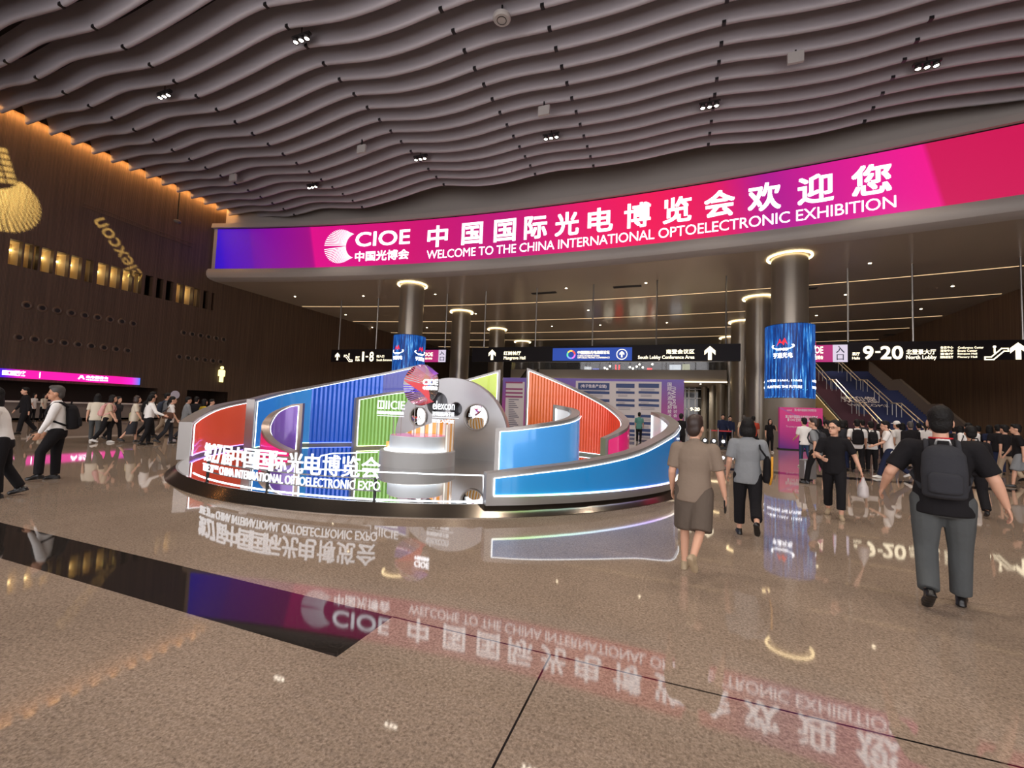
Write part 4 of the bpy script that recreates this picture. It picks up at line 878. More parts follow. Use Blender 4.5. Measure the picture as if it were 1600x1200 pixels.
# podium
PC = Vector((-6.12, 9.72, ZP))
pod = thing('podium', PC, 'white two-tier round podium with a pink top on the mirror floor', 'podium')
WPOD = mat('podium_white', S(176, 180, 184), .35)
MB().lathe((0, 0, 0), [(0, 0), (.95, 0), (.95, .35), (.93, .37), (0, .37)], 56).build('base_ring', mat('podium_grey', S(146, 145, 144), .35), pod, 40)
MB().lathe((0, 0, 0), [(.72, .37), (.72, .72), (.70, .735), (.68, .735)], 56).build('drum', WPOD, pod, 40)
MB().lathe((0, 0, 0), [(0, .74), (.69, .74), (.69, .72)], 56).build('pink_top', mat('pink_acrylic', S(206, 40, 160), .2, emit=S(206, 40, 160), es=.35, coat=.5), pod, 40)
MB().lathe((0, 0, 0), [(.74, .372), (.84, .372), (.84, .39), (.74, .39), (.74, .372)], 56).build('led_ring', glow('podium_glow', S(245, 250, 255), 5.), pod)
q = thing('striped_screen', PC+Vector((0, 0, .37)), 'curved orange and white striped screen round the back of the podium', 'screen')
so, sw = MB(), MB(); N_ = 26
for k in range(N_):
    a0, a1 = radians(-8)+radians(196)*k/N_, radians(-8)+radians(196)*(k+1)/N_; mb = so if k % 2 else sw
    def hh(a): return .42+.26*cos(a)+.28*max(0, sin(a))
    for (ra, rb) in ((.86, .9),):
        vs = [Vector((r_*cos(a), r_*sin(a), z_)) for a in (a0, a1) for r_, z_ in ((ra, .0), (rb, .0), (rb, hh(a)), (ra, hh(a)))]
        mb.add(vs, [(0, 1, 2, 3), (7, 6, 5, 4), (0, 4, 5, 1), (1, 5, 6, 2), (2, 6, 7, 3), (3, 7, 4, 0)])
so.build('orange_stripe', panel_mat('stripe_orange', S(214, 150, 60), .25), q); sw.build('white_stripe', panel_mat('stripe_white', S(226, 218, 204), .2), q)

# signs on thin rods over the podium
SY = 9.62; DF = lambda u, v, t=0.: Vector((u, SY-t, v))
fx_, fz_ = -6.07, 2.19
t = thing('fan_sign', (fx_, SY, ZP+.74), 'clear round sign with a red and violet fan emblem above the podium', 'sign')
cl = mat('clear_acrylic', (.97, .98, 1, 1), .02, trans=1.); 
d = MB().lathe((0, 0, 0), [(0, -.006), (.525, -.006), (.53, 0), (.525, .006), (0, .006)], 48).build('acrylic_disc', cl, t, True); d.rotation_euler = (pi/2, 0, 0); d.location = (0, 0, fz_-ZP-.74)
cols = [S(245, 70, 80), S(238, 90, 120), S(222, 110, 190), S(190, 90, 240)]; low = [S(248, 76, 90), S(214, 130, 150), S(170, 120, 190), S(110, 70, 240)]
fm = [glow('fan_up%d' % k, c, .9) for k, c in enumerate(cols)]+[glow('fan_low%d' % k, c, .9) for k, c in enumerate(low)]
q = MB()
for pl, up, tt in fan_strips(17):
    q.mi = (3-int(tt*3.99)) if up > 0 else 4+int(tt*3.99); put_poly(q, pl, DF, (fx_, fz_), .52, .012, radians(-8))
q.mi = 0; put_poly(q, [(-.98, .05), (.4, .05), (.42, -.02), (.62, -.42), (.66, -.75), (.5, -.6), (.1, -.35)], DF, (fx_, fz_), .52, .016, radians(-8))
rel(q.build('fan_emblem', fm, t))
q = MB(); put_text(q, 'CIOE', DF, (fx_+.08, fz_+.0, fx_+.50, fz_+.15), .03, 3, .02, .01); put_text(q, '中国光博会', DF, (fx_+.08, fz_-.12, fx_+.50, fz_-.03), .035, 2, .02, .01); rel(q.build('lettering', WHITE_GLOW, t))
[rel(MB().tube(p_, .012, 8).build('rod', STEEL, t)) for p_ in ([(fx_+.18, SY, ZP+.74), (fx_+.18, SY, fz_-.3)], [(fx_-.14, SY, ZP+.74), (fx_-.14, SY, fz_-.45)])]
STG = glow('standing_glow', S(248, 250, 255), 1.5)
t = thing('elexpo_sign', (-5.38, SY, ZP), 'white glowing elexcon lettering on thin rods over the podium, right of the fan sign', 'sign')
t.name = 'lettering_sign'
q = MB(); put_text(q, 'elexcon', DF, (-5.69, 1.58, -5.07, 1.80), .012, 4, .012); put_text(q, '深圳国际电子展', DF, (-5.69, 1.42, -5.07, 1.53), .012, 2, .02); put_text(q, '暨嵌入式展', DF, (-5.69, 1.25, -5.07, 1.34), .012, 2, .02); q.bar(DF(-5.69, 1.385), DF(-4.95, 1.385), .015); rel(q.build('lettering', STG, t))
[rel(MB().tube(p_, .01, 8).build('rod', STEEL, t)) for p_ in ([(-5.55, SY+.02, ZP+.74), (-5.55, SY+.02, 1.4)], [(-5.3, SY+.02, ZP+.37), (-5.3, SY+.02, 1.4)])]
t = thing('lettering_sign', (-6.9, SY, ZP), 'white glowing IICIE lettering on thin rods over the podium, left of the fan sign', 'sign')
q = MB(); put_text(q, 'IICIE', DF, (-7.10, 1.54, -6.51, 1.76), .01, 3, .012); put_text(q, '国际集成电路创新博览会', DF, (-7.36, 1.40, -6.53, 1.49), .01, 1, .02); q.bar(DF(-7.36, 1.36), DF(-6.53, 1.36), .015)
put_line(q, lambda u, v, tt=0.: DF(u, v, .02), [(-7.34, 1.56), (-7.16, 1.56), (-7.16, 1.74), (-7.34, 1.74), (-7.34, 1.56)], .04); put_line(q, lambda u, v, tt=0.: DF(u, v, .02), [(-7.25, 1.6), (-7.25, 1.7)], .03); rel(q.build('lettering', STG, t))
[rel(MB().tube(p_, .01, 8).build('rod', STEEL, t)) for p_ in ([(-6.85, SY+.02, ZP+.37), (-6.85, SY+.02, 1.4)], [(-6.62, SY+.02, ZP+.74), (-6.62, SY+.02, 1.4)])]

# standing lettering along the front rim
RT = 6.46
def TF(u, v, t=0.): a = radians(u); return Vector((EC.x+(RT+t)*cos(a), EC.y+(RT+t)*sin(a), v))
t = thing('standing_lettering', TF(-88, ZP), 'white glowing expo title lettering standing on posts along the platform rim', 'lettering')
aL, aR = -106.2, -71.5
q = MB(); body = '第27届中国国际光电博览会'; ws = [1, .56, .56]+[1]*10; tot = sum(ws); pos = 0
for ch, w_ in zip(body, ws):
    u0 = aL+(aR-aL)*(pos+.04)/tot; u1 = aL+(aR-aL)*(pos+w_-.04)/tot; put_text(q, ch, TF, (u0, .50, u1, .83), .014, 3, .02); pos += w_
STG = glow('standing_glow', S(248, 250, 255), 1.5); rel(q.build('chinese_lettering', STG, t))
q = MB(); put_text(q, 'THE 27', TF, (aL-.2, .315, aL+3.9, .455), .016, 3, .015); put_text(q, 'TH', TF, (aL+4.1, .385, aL+5.2, .455), .016, 2, .015); put_text(q, 'CHINA INTERNATIONAL OPTOELECTRONIC EXPO', TF, (aL+5.7, .315, aR, .455), .014, 3, .015)
rel(q.build('english_lettering', STG, t))
for a in (-105.2, -89.5, -72.3): rel(MB().bar(TF(a, ZP, -.03), TF(a, .5, -.03), .035).build('post', BLACK, t))
for z in (.305, .49):
    q = MB()
    for k in range(24): a0, a1 = aL+(aR-aL)*k/24, aL+(aR-aL)*(k+1)/24; q.bar(TF(a0, z, -.03), TF(a1, z, -.03), .02)
    rel(q.build('rail', mat('rail_grey', S(120, 120, 122), .4, .5), t))

# ------------------------------------------------------------------ stairs and escalator to the upper lobby on the right
def stair():
    x0, x1 = 11.2, 17.4; t = thing('staircase', ((x0+x1)/2, 34.5, 0), 'broad staircase with maroon and blue steps climbing to the upper lobby', 'staircase')
    bl, mr = MB(), MB(); y, z = 34.5, 0.; prof_ = []
    for fl in range(3):
        for k in range(13): prof_.append((y, z, .34)); y += .34; z += .165
        prof_.append((y, z-.0, 1.4)); y += 1.4
    for yy, zz, dp in prof_:
        xs = 13.6-.02*(yy-34)
        mr.box(((x0+xs)/2, yy+dp/2, (zz+.165)/2), (xs-x0, dp, zz+.165)); bl.box(((x1+xs)/2, yy+dp/2, (zz+.165)/2), (x1-xs, dp, zz+.165))
    rel(mr.build('maroon_step', mat('step_maroon', S(66, 24, 38), .6), t)); rel(bl.build('blue_step', mat('step_blue', S(26, 34, 76), .6), t))
    zt = lambda yy: max(0, min(z, .165+(yy-34.5)*(z/(y-34.5))))
    for xr in (12.8, 13.1, 15.0, 15.3):
        pts = []
        for fl in range(3):
            ya = 34.5+fl*(13*.34+1.4); za = fl*13*.165+.165; yb = ya+13*.34; zb_ = za+13*.165-.1
            h = MB().tube([(xr, ya, za+.95), (xr, yb, zb_+.95), (xr, yb+.9, zb_+.98)], .035, 8)
            rel(h.build('handrail', mat('handrail_gold', S(170, 150, 120), .3, .7), t))
            for f in (0, .5, 1): rel(MB().tube([(xr, ya+(yb-ya)*f, za+(zb_-za)*f-.05), (xr, ya+(yb-ya)*f, za+(zb_-za)*f+.95)], .025, 8).build('baluster', STEEL, t))
    pr = MB(); pts = [(17.5, 34.5, 1.0), (17.5, 38.9, 3.2), (17.5, 40.3, 3.2), (17.5, 44.7, 5.4), (17.5, 46.1, 5.4), (17.5, 50.5, 7.5)]
    for a, b_ in zip(pts, pts[1:]):
        pr.add([(17.4, a[1], 0), (17.6, a[1], 0), (17.6, a[1], a[2]), (17.4, a[1], a[2]), (17.4, b_[1], 0), (17.6, b_[1], 0), (17.6, b_[1], b_[2]), (17.4, b_[1], b_[2])], [(0, 1, 2, 3), (7, 6, 5, 4), (3, 2, 6, 7), (0, 3, 7, 4), (1, 5, 6, 2), (0, 4, 5, 1)])
    rel(pr.build('parapet', mat('parapet', S(70, 58, 50), .5), t))
    q = MB(); ya = 41.6; sl = .165/.34
    G_ = lambda u, v, tt=0.: Vector((u, ya+v/hypot(1, sl), 2.99+v*sl/hypot(1, sl)))
    put_text(q, '欢迎您', G_, (12.9, .6, 15.2, 1.9), .03, 2); put_text(q, 'WELCOME', G_, (13.0, -.1, 15.6, .4), .02, 2)
    rel(q.build('step_lettering', mat('step_print', S(150, 140, 140), .6), t))
    structure(MB().box((14.3, 52, z/2), (6.4, 2.6, z+.1)).build('wall_landing', mat('landing_dark', S(46, 40, 38), .6)))
    return t
stair()
t = thing('escalator', (9.6, 34, 0), 'pale gold sided escalator left of the staircase', 'escalator'); GOLD = mat('escalator_gold', S(222, 198, 146), .35)
for x, nm in ((8.5, 'side_panel'), (9.55, 'side_panel'), (10.75, 'side_panel')):
    rel(MB().prism([(33, .0), (34.6, .0), (52, 7.0), (52, 8.1), (34.4, 1.15), (33, 1.05)], lambda u, v, tt: Vector((x+tt, u, v)), -.12, .12).build(nm, GOLD, t))
    rel(MB().tube([(x, 33, 1.12), (x, 34.4, 1.22), (x, 52, 8.18)], .06, 8).build('handrail', BLACK, t))
for x in (9.0, 10.15):
    sm_ = MB()
    for k in range(44): sm_.box((x, 34.4+.4*k, .12+.158*k), (.95, .4, .2))
    rel(sm_.build('moving_steps', mat('escalator_step', S(80, 78, 76), .4, .6), t))
t = thing('escalator', (-18.2, 46, 0), 'dark escalator truss behind the second left column', 'escalator')
for x in (-19, -17.4):
    rel(MB().prism([(44, .0), (46, .0), (56.8, 6.0), (56.8, 7.2), (45.8, 1.1), (44, 1.0)], lambda u, v, tt: Vector((x+tt, u, v)), -.1, .1).build('side_panel', mat('truss_dark', S(48, 44, 42), .3, .5), t)); rel(MB().tube([(x, 44, 1.1), (x, 45.8, 1.2), (x, 56.8, 7.3)], .07, 8).build('handrail', BLACK, t))

# rope barrier with red tape and stage lamps near the far columns
t = thing('tape_barrier', (2.6, 26.3, 0), 'belt barrier with red tape before the far columns', 'barrier')
bx = [ony(p, 690, 26.3).x for p in (1110, 1122, 1144)]
for x in bx: rel(MB().tube([(x, 26.3, .03), (x, 26.3, 1.0)], .035, 10).lathe((x, 26.3, 0), [(0, .0), (.17, 0), (.17, .02), (.05, .04)], 16).build('post', STEEL, t))
rel(MB().box(((bx[0]+bx[-1])/2, 26.3, .93), (bx[-1]-bx[0], .01, .07)).build('tape', mat('red_tape', S(200, 40, 50), .5), t))
for k, px in enumerate((1101, 1115, 1129.5, 1143)):
    p = ony(px, 690, 25.4); t = thing('stage_lamp', (p.x, 25.4, 0), '%s of the four small black stage lamps on the floor' % ('leftmost', 'second from the left', 'third from the left', 'rightmost')[k], 'stage lamp', group='stage lamps on the floor')
    MB().box((0, 0, .06), (.34, .3, .12)).build('lamp_base', BLACK, t, bevel=.02); q = MB().tube([(0, -.2, .42), (0, .2, .36)], [.15, .13], 14); q.build('lamp_head', BLACK, t, 40); MB().lathe((0, 0, 0), [(0, 0), (.07, 0), (.07, .01), (0, .012)], 14).build('lamp_lens', glow('stage_lens', S(245, 245, 255), 9.), t).location = (0, -.215, .42)
    t.children[-1].rotation_euler = (pi/2, 0, 0); MB().box((-.17, 0, .25), (.03, .08, .34)).box((.17, 0, .25), (.03, .08, .34)).build('yoke', BLACK, t)

# ------------------------------------------------------------------ people
_blobs = []
def blob(mb, name, m, parent, vox, it=3, **kw):
    o = mb.build(name, m, parent, True, **kw)
    r = o.modifiers.new('skin', 'REMESH'); r.mode = 'VOXEL'; r.voxel_size = vox; r.use_smooth_shade = True
    s = o.modifiers.new('soft', 'SMOOTH'); s.factor = .5; s.iterations = it
    _blobs.append(o); return o
def limb(mb, pts, rad, n=12):
    mb.tube(pts, rad, n)
    for p, r in zip(pts, rad): mb.ell(p, (r, r, r), n, 8)
def loft(mb, rings, n=20):                          # rings: (centre, half width, half depth)
    vs = []; fs = []
    for c, a, b in rings: vs += [Vector(c)+Vector((a*cos(2*pi*k/n), b*sin(2*pi*k/n), 0)) for k in range(n)]
    for i in range(len(rings)-1):
        for k in range(n): fs.append((i*n+k, i*n+(k+1) % n, (i+1)*n+(k+1) % n, (i+1)*n+k))
    fs += [tuple(range(n-1, -1, -1)), tuple((len(rings)-1)*n+k for k in range(n))]; mb.add(vs, fs)
SKIN = mat('skin', S(206, 158, 132), .5, spec=.35); SKIN2 = mat('skin_tan', S(186, 136, 106), .5, spec=.35)
HAIR = mat('hair_black', S(20, 17, 16), .65, spec=.25, bump=.5, bscale=45); HAIRG = mat('hair_greying', S(66, 60, 56), .6); HAIRB = mat('hair_brown', S(48, 32, 26), .5)
EYE = mat('eye_dark', S(28, 22, 20), .2); LIP = mat('lips', S(170, 96, 88), .5)
def C(name, r, g, b): return cloth('cloth_'+name, S(r, g, b))
C_WHITE = C('white', 226, 222, 218); C_BLACK = C('black', 27, 25, 27); C_TAUPE = C('taupe', 128, 112, 98); C_TAUPE2 = C('taupe_dark', 90, 79, 70); C_GREY = C('grey', 128, 130, 132); C_DGREY = C('dark_grey', 76, 78, 78)
C_NAVY = C('navy', 36, 42, 66); C_JEAN = C('jean', 48, 66, 94); C_CREAM = C('cream', 206, 196, 178); C_TEAL = C('teal', 88, 138, 130); C_RED = C('red', 168, 66, 48); C_YEL = C('yellow', 176, 148, 40); C_BROWN = C('brown', 94, 66, 54); C_PINK = C('pink', 214, 160, 156); C_BEIGE = C('beige', 196, 176, 150); C_CHAR = C('charcoal', 50, 50, 54); C_TOTE = C('tote', 206, 200, 150); C_SAND = C('sand', 170, 150, 128)
SH_BLACK = mat('shoe_black', S(24, 22, 22), .35); SH_WHITE = mat('shoe_white', S(210, 206, 200), .5); SH_TAN = mat('shoe_tan', S(166, 146, 118), .6)
class Per: pass
def person(pos, hd, label, Ht=1.68, w=1., legs=((14, 8, 0), (-14, 22, -18)), arms=((-14, 8, 14), (14, 8, 16)), lean=3, head=(0, 0), top=('tee', C_WHITE), bot=('trousers', C_BLACK), hair=('short', HAIR), shoe=SH_BLACK, skin=SKIN, det=0, group=None, extra=()):
    k = Ht/1.75; P = Per(); P.k = k; P.w = w
    vb, vc = ((.020, .024), (.0125, .016), (.0075, .012))[det]
    le = radians(lean); sd = Vector((0, sin(le), cos(le)))
    hip = Vector((0, 0, .93*k)); J = []
    for s, (a, kn, fp) in zip((-1, 1), legs):
        a, kn, fp = radians(a), radians(kn), radians(fp); h = hip+Vector((s*.088*k*w, 0, -.02*k)); kp = h+.43*k*Vector((s*.02, sin(a), -cos(a))); an = kp+.41*k*Vector((s*.0, sin(a-kn), -cos(a-kn)))
        fd = Vector((s*.12, cos(fp), sin(fp))).normalized(); J.append([h, kp, an, fd, fp])
    lo = min(min((j[2]-j[3]*.06*k).z, (j[2]+j[3]*.17*k).z)-.075*k*max(.4, cos(j[4])) for j in J)
    dz = Vector((0, 0, -lo)); hip += dz
    for j in J:
        for q in range(3): j[q] += dz
    P.hip, P.sd, P.J = hip, sd, J; up = lambda t: hip+sd*t*k
    sh = up(.50); P.sh = sh; nb_ = up(.55); yaw, pit = radians(head[0]), radians(head[1])
    Rh = Matrix.Rotation(-yaw, 3, 'Z') @ Matrix.Rotation(pit, 3, 'X'); hc = up(.71)+Vector((0, .02*k, 0)); P.hc, P.Rh = hc, Rh
    root = thing('person', (pos[0], pos[1], 0), label, 'person', -radians(hd), group); P.root = root; P.pos = pos; P.hd = hd
    A = []
    for s, ar in zip((-1, 1), arms):
        p, ab, e = radians(ar[0]), radians(ar[1]), radians(ar[2]); ab2 = radians(ar[3]) if len(ar) > 3 else ab*.5
        S0_ = sh+Vector((s*(.165*w+.012)*k, 0, -.035*k)); d1 = Vector((s*sin(ab), sin(p)*cos(ab), -cos(p)*cos(ab))); el = S0_+d1*.285*k
        d2 = Vector((s*sin(ab2), sin(p+e)*cos(ab2), -cos(p+e)*cos(ab2))); wr = el+d2*.245*k; A.append((S0_, el, wr, d2, s))
    P.A = A
    # body: one continuous surface
    b = MB(); hp = lambda x, y, z: hc+Rh@Vector((x*k*1.12, y*k*1.12, z*k*1.12)); hh_ = lambda x, y, z: (x*k*1.12, y*k*1.12, z*k*1.12); hr = lambda x, y, z: (x*k, y*k, z*k)
    b.ell(hp(0, -.008, .025), hh_(.075, .093, .108), 18, 12, Rh); b.ell(hp(0, .022, -.055), hh_(.056, .066, .064), 14, 10, Rh); b.ell(hp(0, .072, -.088), hh_(.026, .02, .022), 10, 8, Rh)
    b.ell(hp(0, .094, -.022), hh_(.0135, .020, .026), 10, 8, Rh)
    if det: b.ell(hp(0, .085, -.062), hh_(.026, .012, .008), 10, 6, Rh); b.ell(hp(0, .082, .02), hh_(.05, .014, .012), 10, 6, Rh)
    for s in (-1, 1): b.ell(hp(s*.077, -.006, -.012), hh_(.011, .024, .034), 10, 8, Rh)
    b.tube([nb_-sd*.06*k, hc+Rh@Vector((0, -.02*k, -.03*k))], [.060*k, .053*k], 14)
    loft(b, [(up(-.08), .10*w*k, .075*w*k), (up(.0), .145*w*k, .098*w*k), (up(.16), .128*w*k, .09*w*k), (up(.34), .15*w*k, .10*w*k), (up(.47), .14*w*k, .075*w*k), (up(.55), .06*k, .055*k)])
    for h, kp, an, fd, fp in J: limb(b, [h, h.lerp(kp, .5), kp, kp.lerp(an, .35), an], [.083*k*w, .07*k*w, .05*k, .049*k, .034*k])
    for S0_, el, wr, d2, s in A:
        limb(b, [sh+Vector((s*.08*k, 0, -.02*k)), S0_, el, el.lerp(wr, .3), wr], [.06*k, .050*k*w, .038*k*w, .037*k*w, .025*k])
        lat = Vector((-s, 0, 0)); lat = (lat-d2*lat.dot(d2)).normalized(); sp = d2.cross(lat)*(-s)
        if sp.y < 0: sp = -sp
        Rp = Matrix((lat, sp, d2)).transposed(); b.ell(wr+d2*.048*k, hr(.016, .040, .056), 12, 8, Rp)
        if det >= 1:
            for q, (o_, ln) in enumerate(((-.029, .058), (-.010, .072), (.010, .078), (.029, .070))):
                p0 = wr+d2*.085*k+sp*o_*k; p1 = p0+(d2+lat*.35).normalized()*ln*.55*k; p2 = p1+(d2*.75+lat*.8).normalized()*ln*.5*k; limb(b, [p0, p1, p2], [.0095*k, .0088*k, .0078*k], 8)
            p0 = wr+d2*.03*k+sp*.03*k; p1 = p0+(sp*.75+d2*.7+lat*.3).normalized()*.045*k; p2 = p1+(sp*.25+d2+lat*.35).normalized()*.034*k; limb(b, [p0, p1, p2], [.013*k, .0105*k, .0088*k], 8)
        else: b.ell(wr+d2*.11*k+lat*.012*k, hr(.014, .034, .045), 10, 6, Rp)
    blob(b, 'body', skin, root, vb)
    # hair
    kind, hm = hair
    if kind:
        b = MB(); b.ell(hp(0, -.020, .047), hh_(.084, .097, .100), 18, 12, Rh); b.ell(hp(0, -.058, -.01), hh_(.076, .052, .085), 14, 10, Rh)
        if kind in ('short', 'bald'): b.ell(hp(0, .045, .105), hh_(.058, .045, .036), 12, 8, Rh)
        if kind == 'long':
            b.ell(hp(0, -.055, -.075), hh_(.09, .058, .15), 14, 10, Rh); [b.ell(hp(s*.074, -.02, -.06), hh_(.026, .055, .12), 12, 8, Rh) for s in (-1, 1)]
        if kind == 'bob':
            b.ell(hp(0, -.045, -.05), hh_(.098, .075, .095), 14, 10, Rh); [b.ell(hp(s*.078, -.01, -.045), hh_(.026, .06, .085), 12, 8, Rh) for s in (-1, 1)]
        if kind == 'pony': b.ell(hp(0, -.11, .0), hh_(.035, .04, .04), 10, 8, Rh); limb(b, [hp(0, -.12, -.02), hp(0, -.14, -.11), hp(0, -.125, -.21)], [.034*k, .034*k, .016*k], 10)
        if kind == 'bun': b.ell(hp(0, -.10, .08), hh_(.045, .045, .045), 12, 8, Rh)
        blob(b, 'hair', hm, root, max(.012, vb), 2)
        if kind == 'cap':
            b = MB(); b.ell(hp(0, -.012, .062), hh_(.092, .104, .092), 18, 12, Rh); b.ell(hp(0, .10, .055), hh_(.07, .075, .014), 14, 8, Rh); blob(b, 'cap', extra[0] if extra else C_WHITE, root, .014, 2)
    if det:
        e_ = MB()
        for s in (-1, 1): e_.ell(hp(s*.031, .083, .0), hh_(.011, .006, .006), 10, 6, Rh); e_.ell(hp(s*.032, .086, .022), hh_(.018, .005, .0035), 10, 6, Rh)
        e_.build('eyes', EYE, root, True); MB().ell(hp(0, .096, -.064), hh_(.021, .006, .006), 10, 6, Rh).build('mouth', LIP, root, True)
    # upper garment
    kind, m = top; b = MB(); g = .014
    hem = -.13 if kind != 'tucked' else .0
    lw = .016 if kind != 'tucked' else 0.
    loft(b, [(up(hem), (.150*w+g+lw)*k, (.112*w+g+lw)*k), (up(hem*.5), (.152*w+g+lw)*k, (.113*w+g+lw)*k), (up(.05), (.148*w+g+lw*.7)*k, (.108*w+g+lw*.7)*k), (up(.2), (.140*w+g)*k, (.102*w+g)*k), (up(.36), (.156*w+g)*k, (.108*w+g)*k), (up(.46), (.155*w+g)*k, (.092*w+g)*k), (up(.515), (.115*w+g)*k, (.07*w+g)*k), (up(.558), .074*k, .07*k)])
    for S0_, el, wr, d2, s in A:
        ins = sh+Vector((s*.09*k, 0, -.045*k))
        if kind in ('long', 'tucked'): limb(b, [ins, S0_, el, wr.lerp(el, .08)], [.075*k, .068*k*w, .052*k*w, .037*k])
        else: e_ = S0_.lerp(el, .82); limb(b, [ins, S0_], [.075*k, .070*k*w]); b.tube([S0_, e_], [.070*k*w, .064*k*w], 14)
    limb(b, [nb_-sd*.03*k-Vector((0, 0, 0)), nb_+sd*.012*k+Vector((0, -.004, 0))], [.074*k, .060*k], 14) if kind in ('polo', 'long', 'tucked') else None
    blob(b, 'shirt' if kind in ('long', 'tucked', 'polo') else 'tee_shirt', m, root, vc, 4)
    # lower garment
    kind, m = bot; b = MB()
    loft(b, [(up(.055), (.142*w+.016)*k, (.103*w+.016)*k), (up(-.02), (.152*w+.010)*k, (.114*w+.010)*k), (up(-.10), (.152*w+.008)*k, (.112*w+.008)*k), (up(-.15), .12*w*k, .09*w*k)])
    for h, kp, an, fd, fp in J:
        if kind == 'trousers': limb(b, [h, h.lerp(kp, .5), kp, kp.lerp(an, .5)], [.100*k*w, .088*k*w, .070*k*w, .066*k*w]); b.tube([kp.lerp(an, .5), an.lerp(kp, .03)], [.066*k*w, .062*k*w], 14)
        elif kind == 'cropped': limb(b, [h, h.lerp(kp, .5), kp], [.100*k*w, .09*k*w, .075*k*w]); b.tube([kp, an.lerp(kp, .22)], [.075*k*w, .07*k*w], 14)
        elif kind == 'shorts': b.tube([h, h.lerp(kp, 1.02)], [.105*k*w, .108*k*w], 16); b.ell(h, (.105*k*w,)*3, 12, 8)
    if kind == 'shorts': c = (J[0][1]+J[1][1])/2; loft(b, [(c+Vector((0, .0, .0)), .15*w*k, .13*w*k), (up(-.12), .16*w*k, .12*w*k)])
    if kind == 'skirt': c = (J[0][2]+J[1][2])/2; loft(b, [(Vector((c.x, c.y*.7, hip.z-.62*k)), .21*w*k, .19*w*k), (up(-.25), .185*w*k, .145*w*k), (up(-.05), .16*w*k, .12*w*k)])
    blob(b, {'trousers': 'trousers', 'cropped': 'trousers', 'shorts': 'shorts', 'skirt': 'skirt'}[kind], m, root, vc, 4)
    # shoes
    for h, kp, an, fd, fp in J:
        b = MB(); sx_ = Vector((fd.y, -fd.x, 0)).normalized(); un = sx_.cross(fd).normalized(); R_ = Matrix((sx_, fd, un)).transposed(); o_ = an-un*.04*k
        b.ell(o_-fd*.025*k, hr(.038, .055, .042), 12, 8, R_); b.ell(o_+fd*.09*k-un*.006*k, hr(.046, .085, .034), 12, 8, R_); b.ell(o_+fd*.03*k+un*.012*k, hr(.036, .07, .045), 12, 8, R_); b.tube([o_, o_+un*.055*k], [.04*k, .04*k], 10)
        for t_ in (-.045, .0, .045, .09, .13): b.ell(o_+fd*t_*k-un*.028*k, hr(.042, .042, .014), 12, 6, R_)
        blob(b, 'shoe', shoe, root, max(vb, .01), 2)
    return P
def on(P, name, label, cat, group=None): return thing(name, (P.pos[0], P.pos[1], 0), label, cat, -radians(P.hd), group)
def backpack(P, m, label, sc=1., det=1, low=0., strapm=None, trim=None):
    k = P.k; t = on(P, 'backpack', label, 'backpack', 'backpacks worn on backs'); c = P.hip+P.sd*(.27-low)*k+Vector((0, -(.105*P.w+.085*sc)*k, 0)); b = MB()
    loft(b, [(c+P.sd*z*k*sc+Vector((0, y*k, 0)), a*k*sc, d*k*sc) for z, a, d, y in ((-.24, .12, .07, .02), (-.21, .15, .095, 0), (0, .155, .10, -.005), (.15, .145, .09, .01), (.21, .11, .07, .02), (.24, .05, .03, .03))], 24)
    body_ = blob(b, 'pack_body', m, t, .016, 4)
    if det:
        b = MB(); q = c+P.sd*-.09*k*sc+Vector((0, -.09*k*sc, 0)); loft(b, [(q+P.sd*z*k*sc, a*k*sc, d*k*sc) for z, a, d in ((-.10, .09, .025), (-.08, .115, .04), (.06, .115, .04), (.085, .09, .025))]); blob(b, 'front_pocket', m, body_, .014, 3)
        b = MB(); h_ = c+P.sd*.235*k*sc; b.tube([h_+Vector((-.05*k, .02, 0)), h_+Vector((-.04*k, .015, .045*k)), h_+Vector((.04*k, .015, .045*k)), h_+Vector((.05*k, .02, 0))], .011, 8); b.build('grab_handle', trim or m, body_, True)
    for s in (-1, 1):
        sx_ = s*.105*k; b = MB(); pts = [c+Vector((sx_, .05*k, .17*k)), P.sh+Vector((sx_, -.06*k, .035*k)), P.sh+Vector((sx_, .02*k, .035*k)), P.sh+Vector((sx_*1.02, .098*k*P.w, -.06*k)), P.sh+Vector((sx_*1.15, .125*k*P.w, -.18*k)), P.sh+Vector((s*.165*k*P.w, .07*k, -.29*k)), c+Vector((s*.14*k, .07*k, -.17*k))]
        b.tube(pts, .02, 8); b.build('strap', strapm or m, t, True)
    return t
def shoulder_bag(P, m, label, side=1, size=(.15, .07, .17), drop=.02, fwd=-.02, band=None, name='shoulder_bag'):
    k = P.k; t = on(P, name, label, 'bag'); c = P.hip+P.sd*(.08-drop)*k+Vector((side*(.19*P.w+.05)*k, fwd*k, 0)); b = MB()
    loft(b, [(c+Vector((0, 0, z*k)), a*k, d*k) for z, a, d in ((-size[2], size[1]*.8, size[0]*.85), (-size[2]*.8, size[1], size[0]), (size[2]*.6, size[1]*.8, size[0]*.95), (size[2], size[1]*.3, size[0]*.75))], 20); blob(b, 'bag_body', m, t, .014, 4)
    top_ = P.sh+Vector((side*.13*k*P.w, 0, .045*k)); b = MB()
    b.tube([c+Vector((0, -.09*k, size[2]*.8*k)), P.sh+Vector((side*.15*k*P.w, -.11*k, -.1*k)), top_, P.sh+Vector((side*.15*k*P.w, .11*k, -.1*k)), c+Vector((0, .09*k, size[2]*.8*k))], .012, 8); b.build('strap', m, t, True)
    if band: b = MB(); b.tube([c+Vector((side*.055*k, -.115*k, z*k)) for z in (size[2]*1.0, .3*size[2], -.4*size[2])]+[c+Vector((side*.03*k, -.10*k, -size[2]*1.05*k))], .014, 8); b.build('trim_band', band, t, True)
    return t
def heading_to(pos, px): return 0

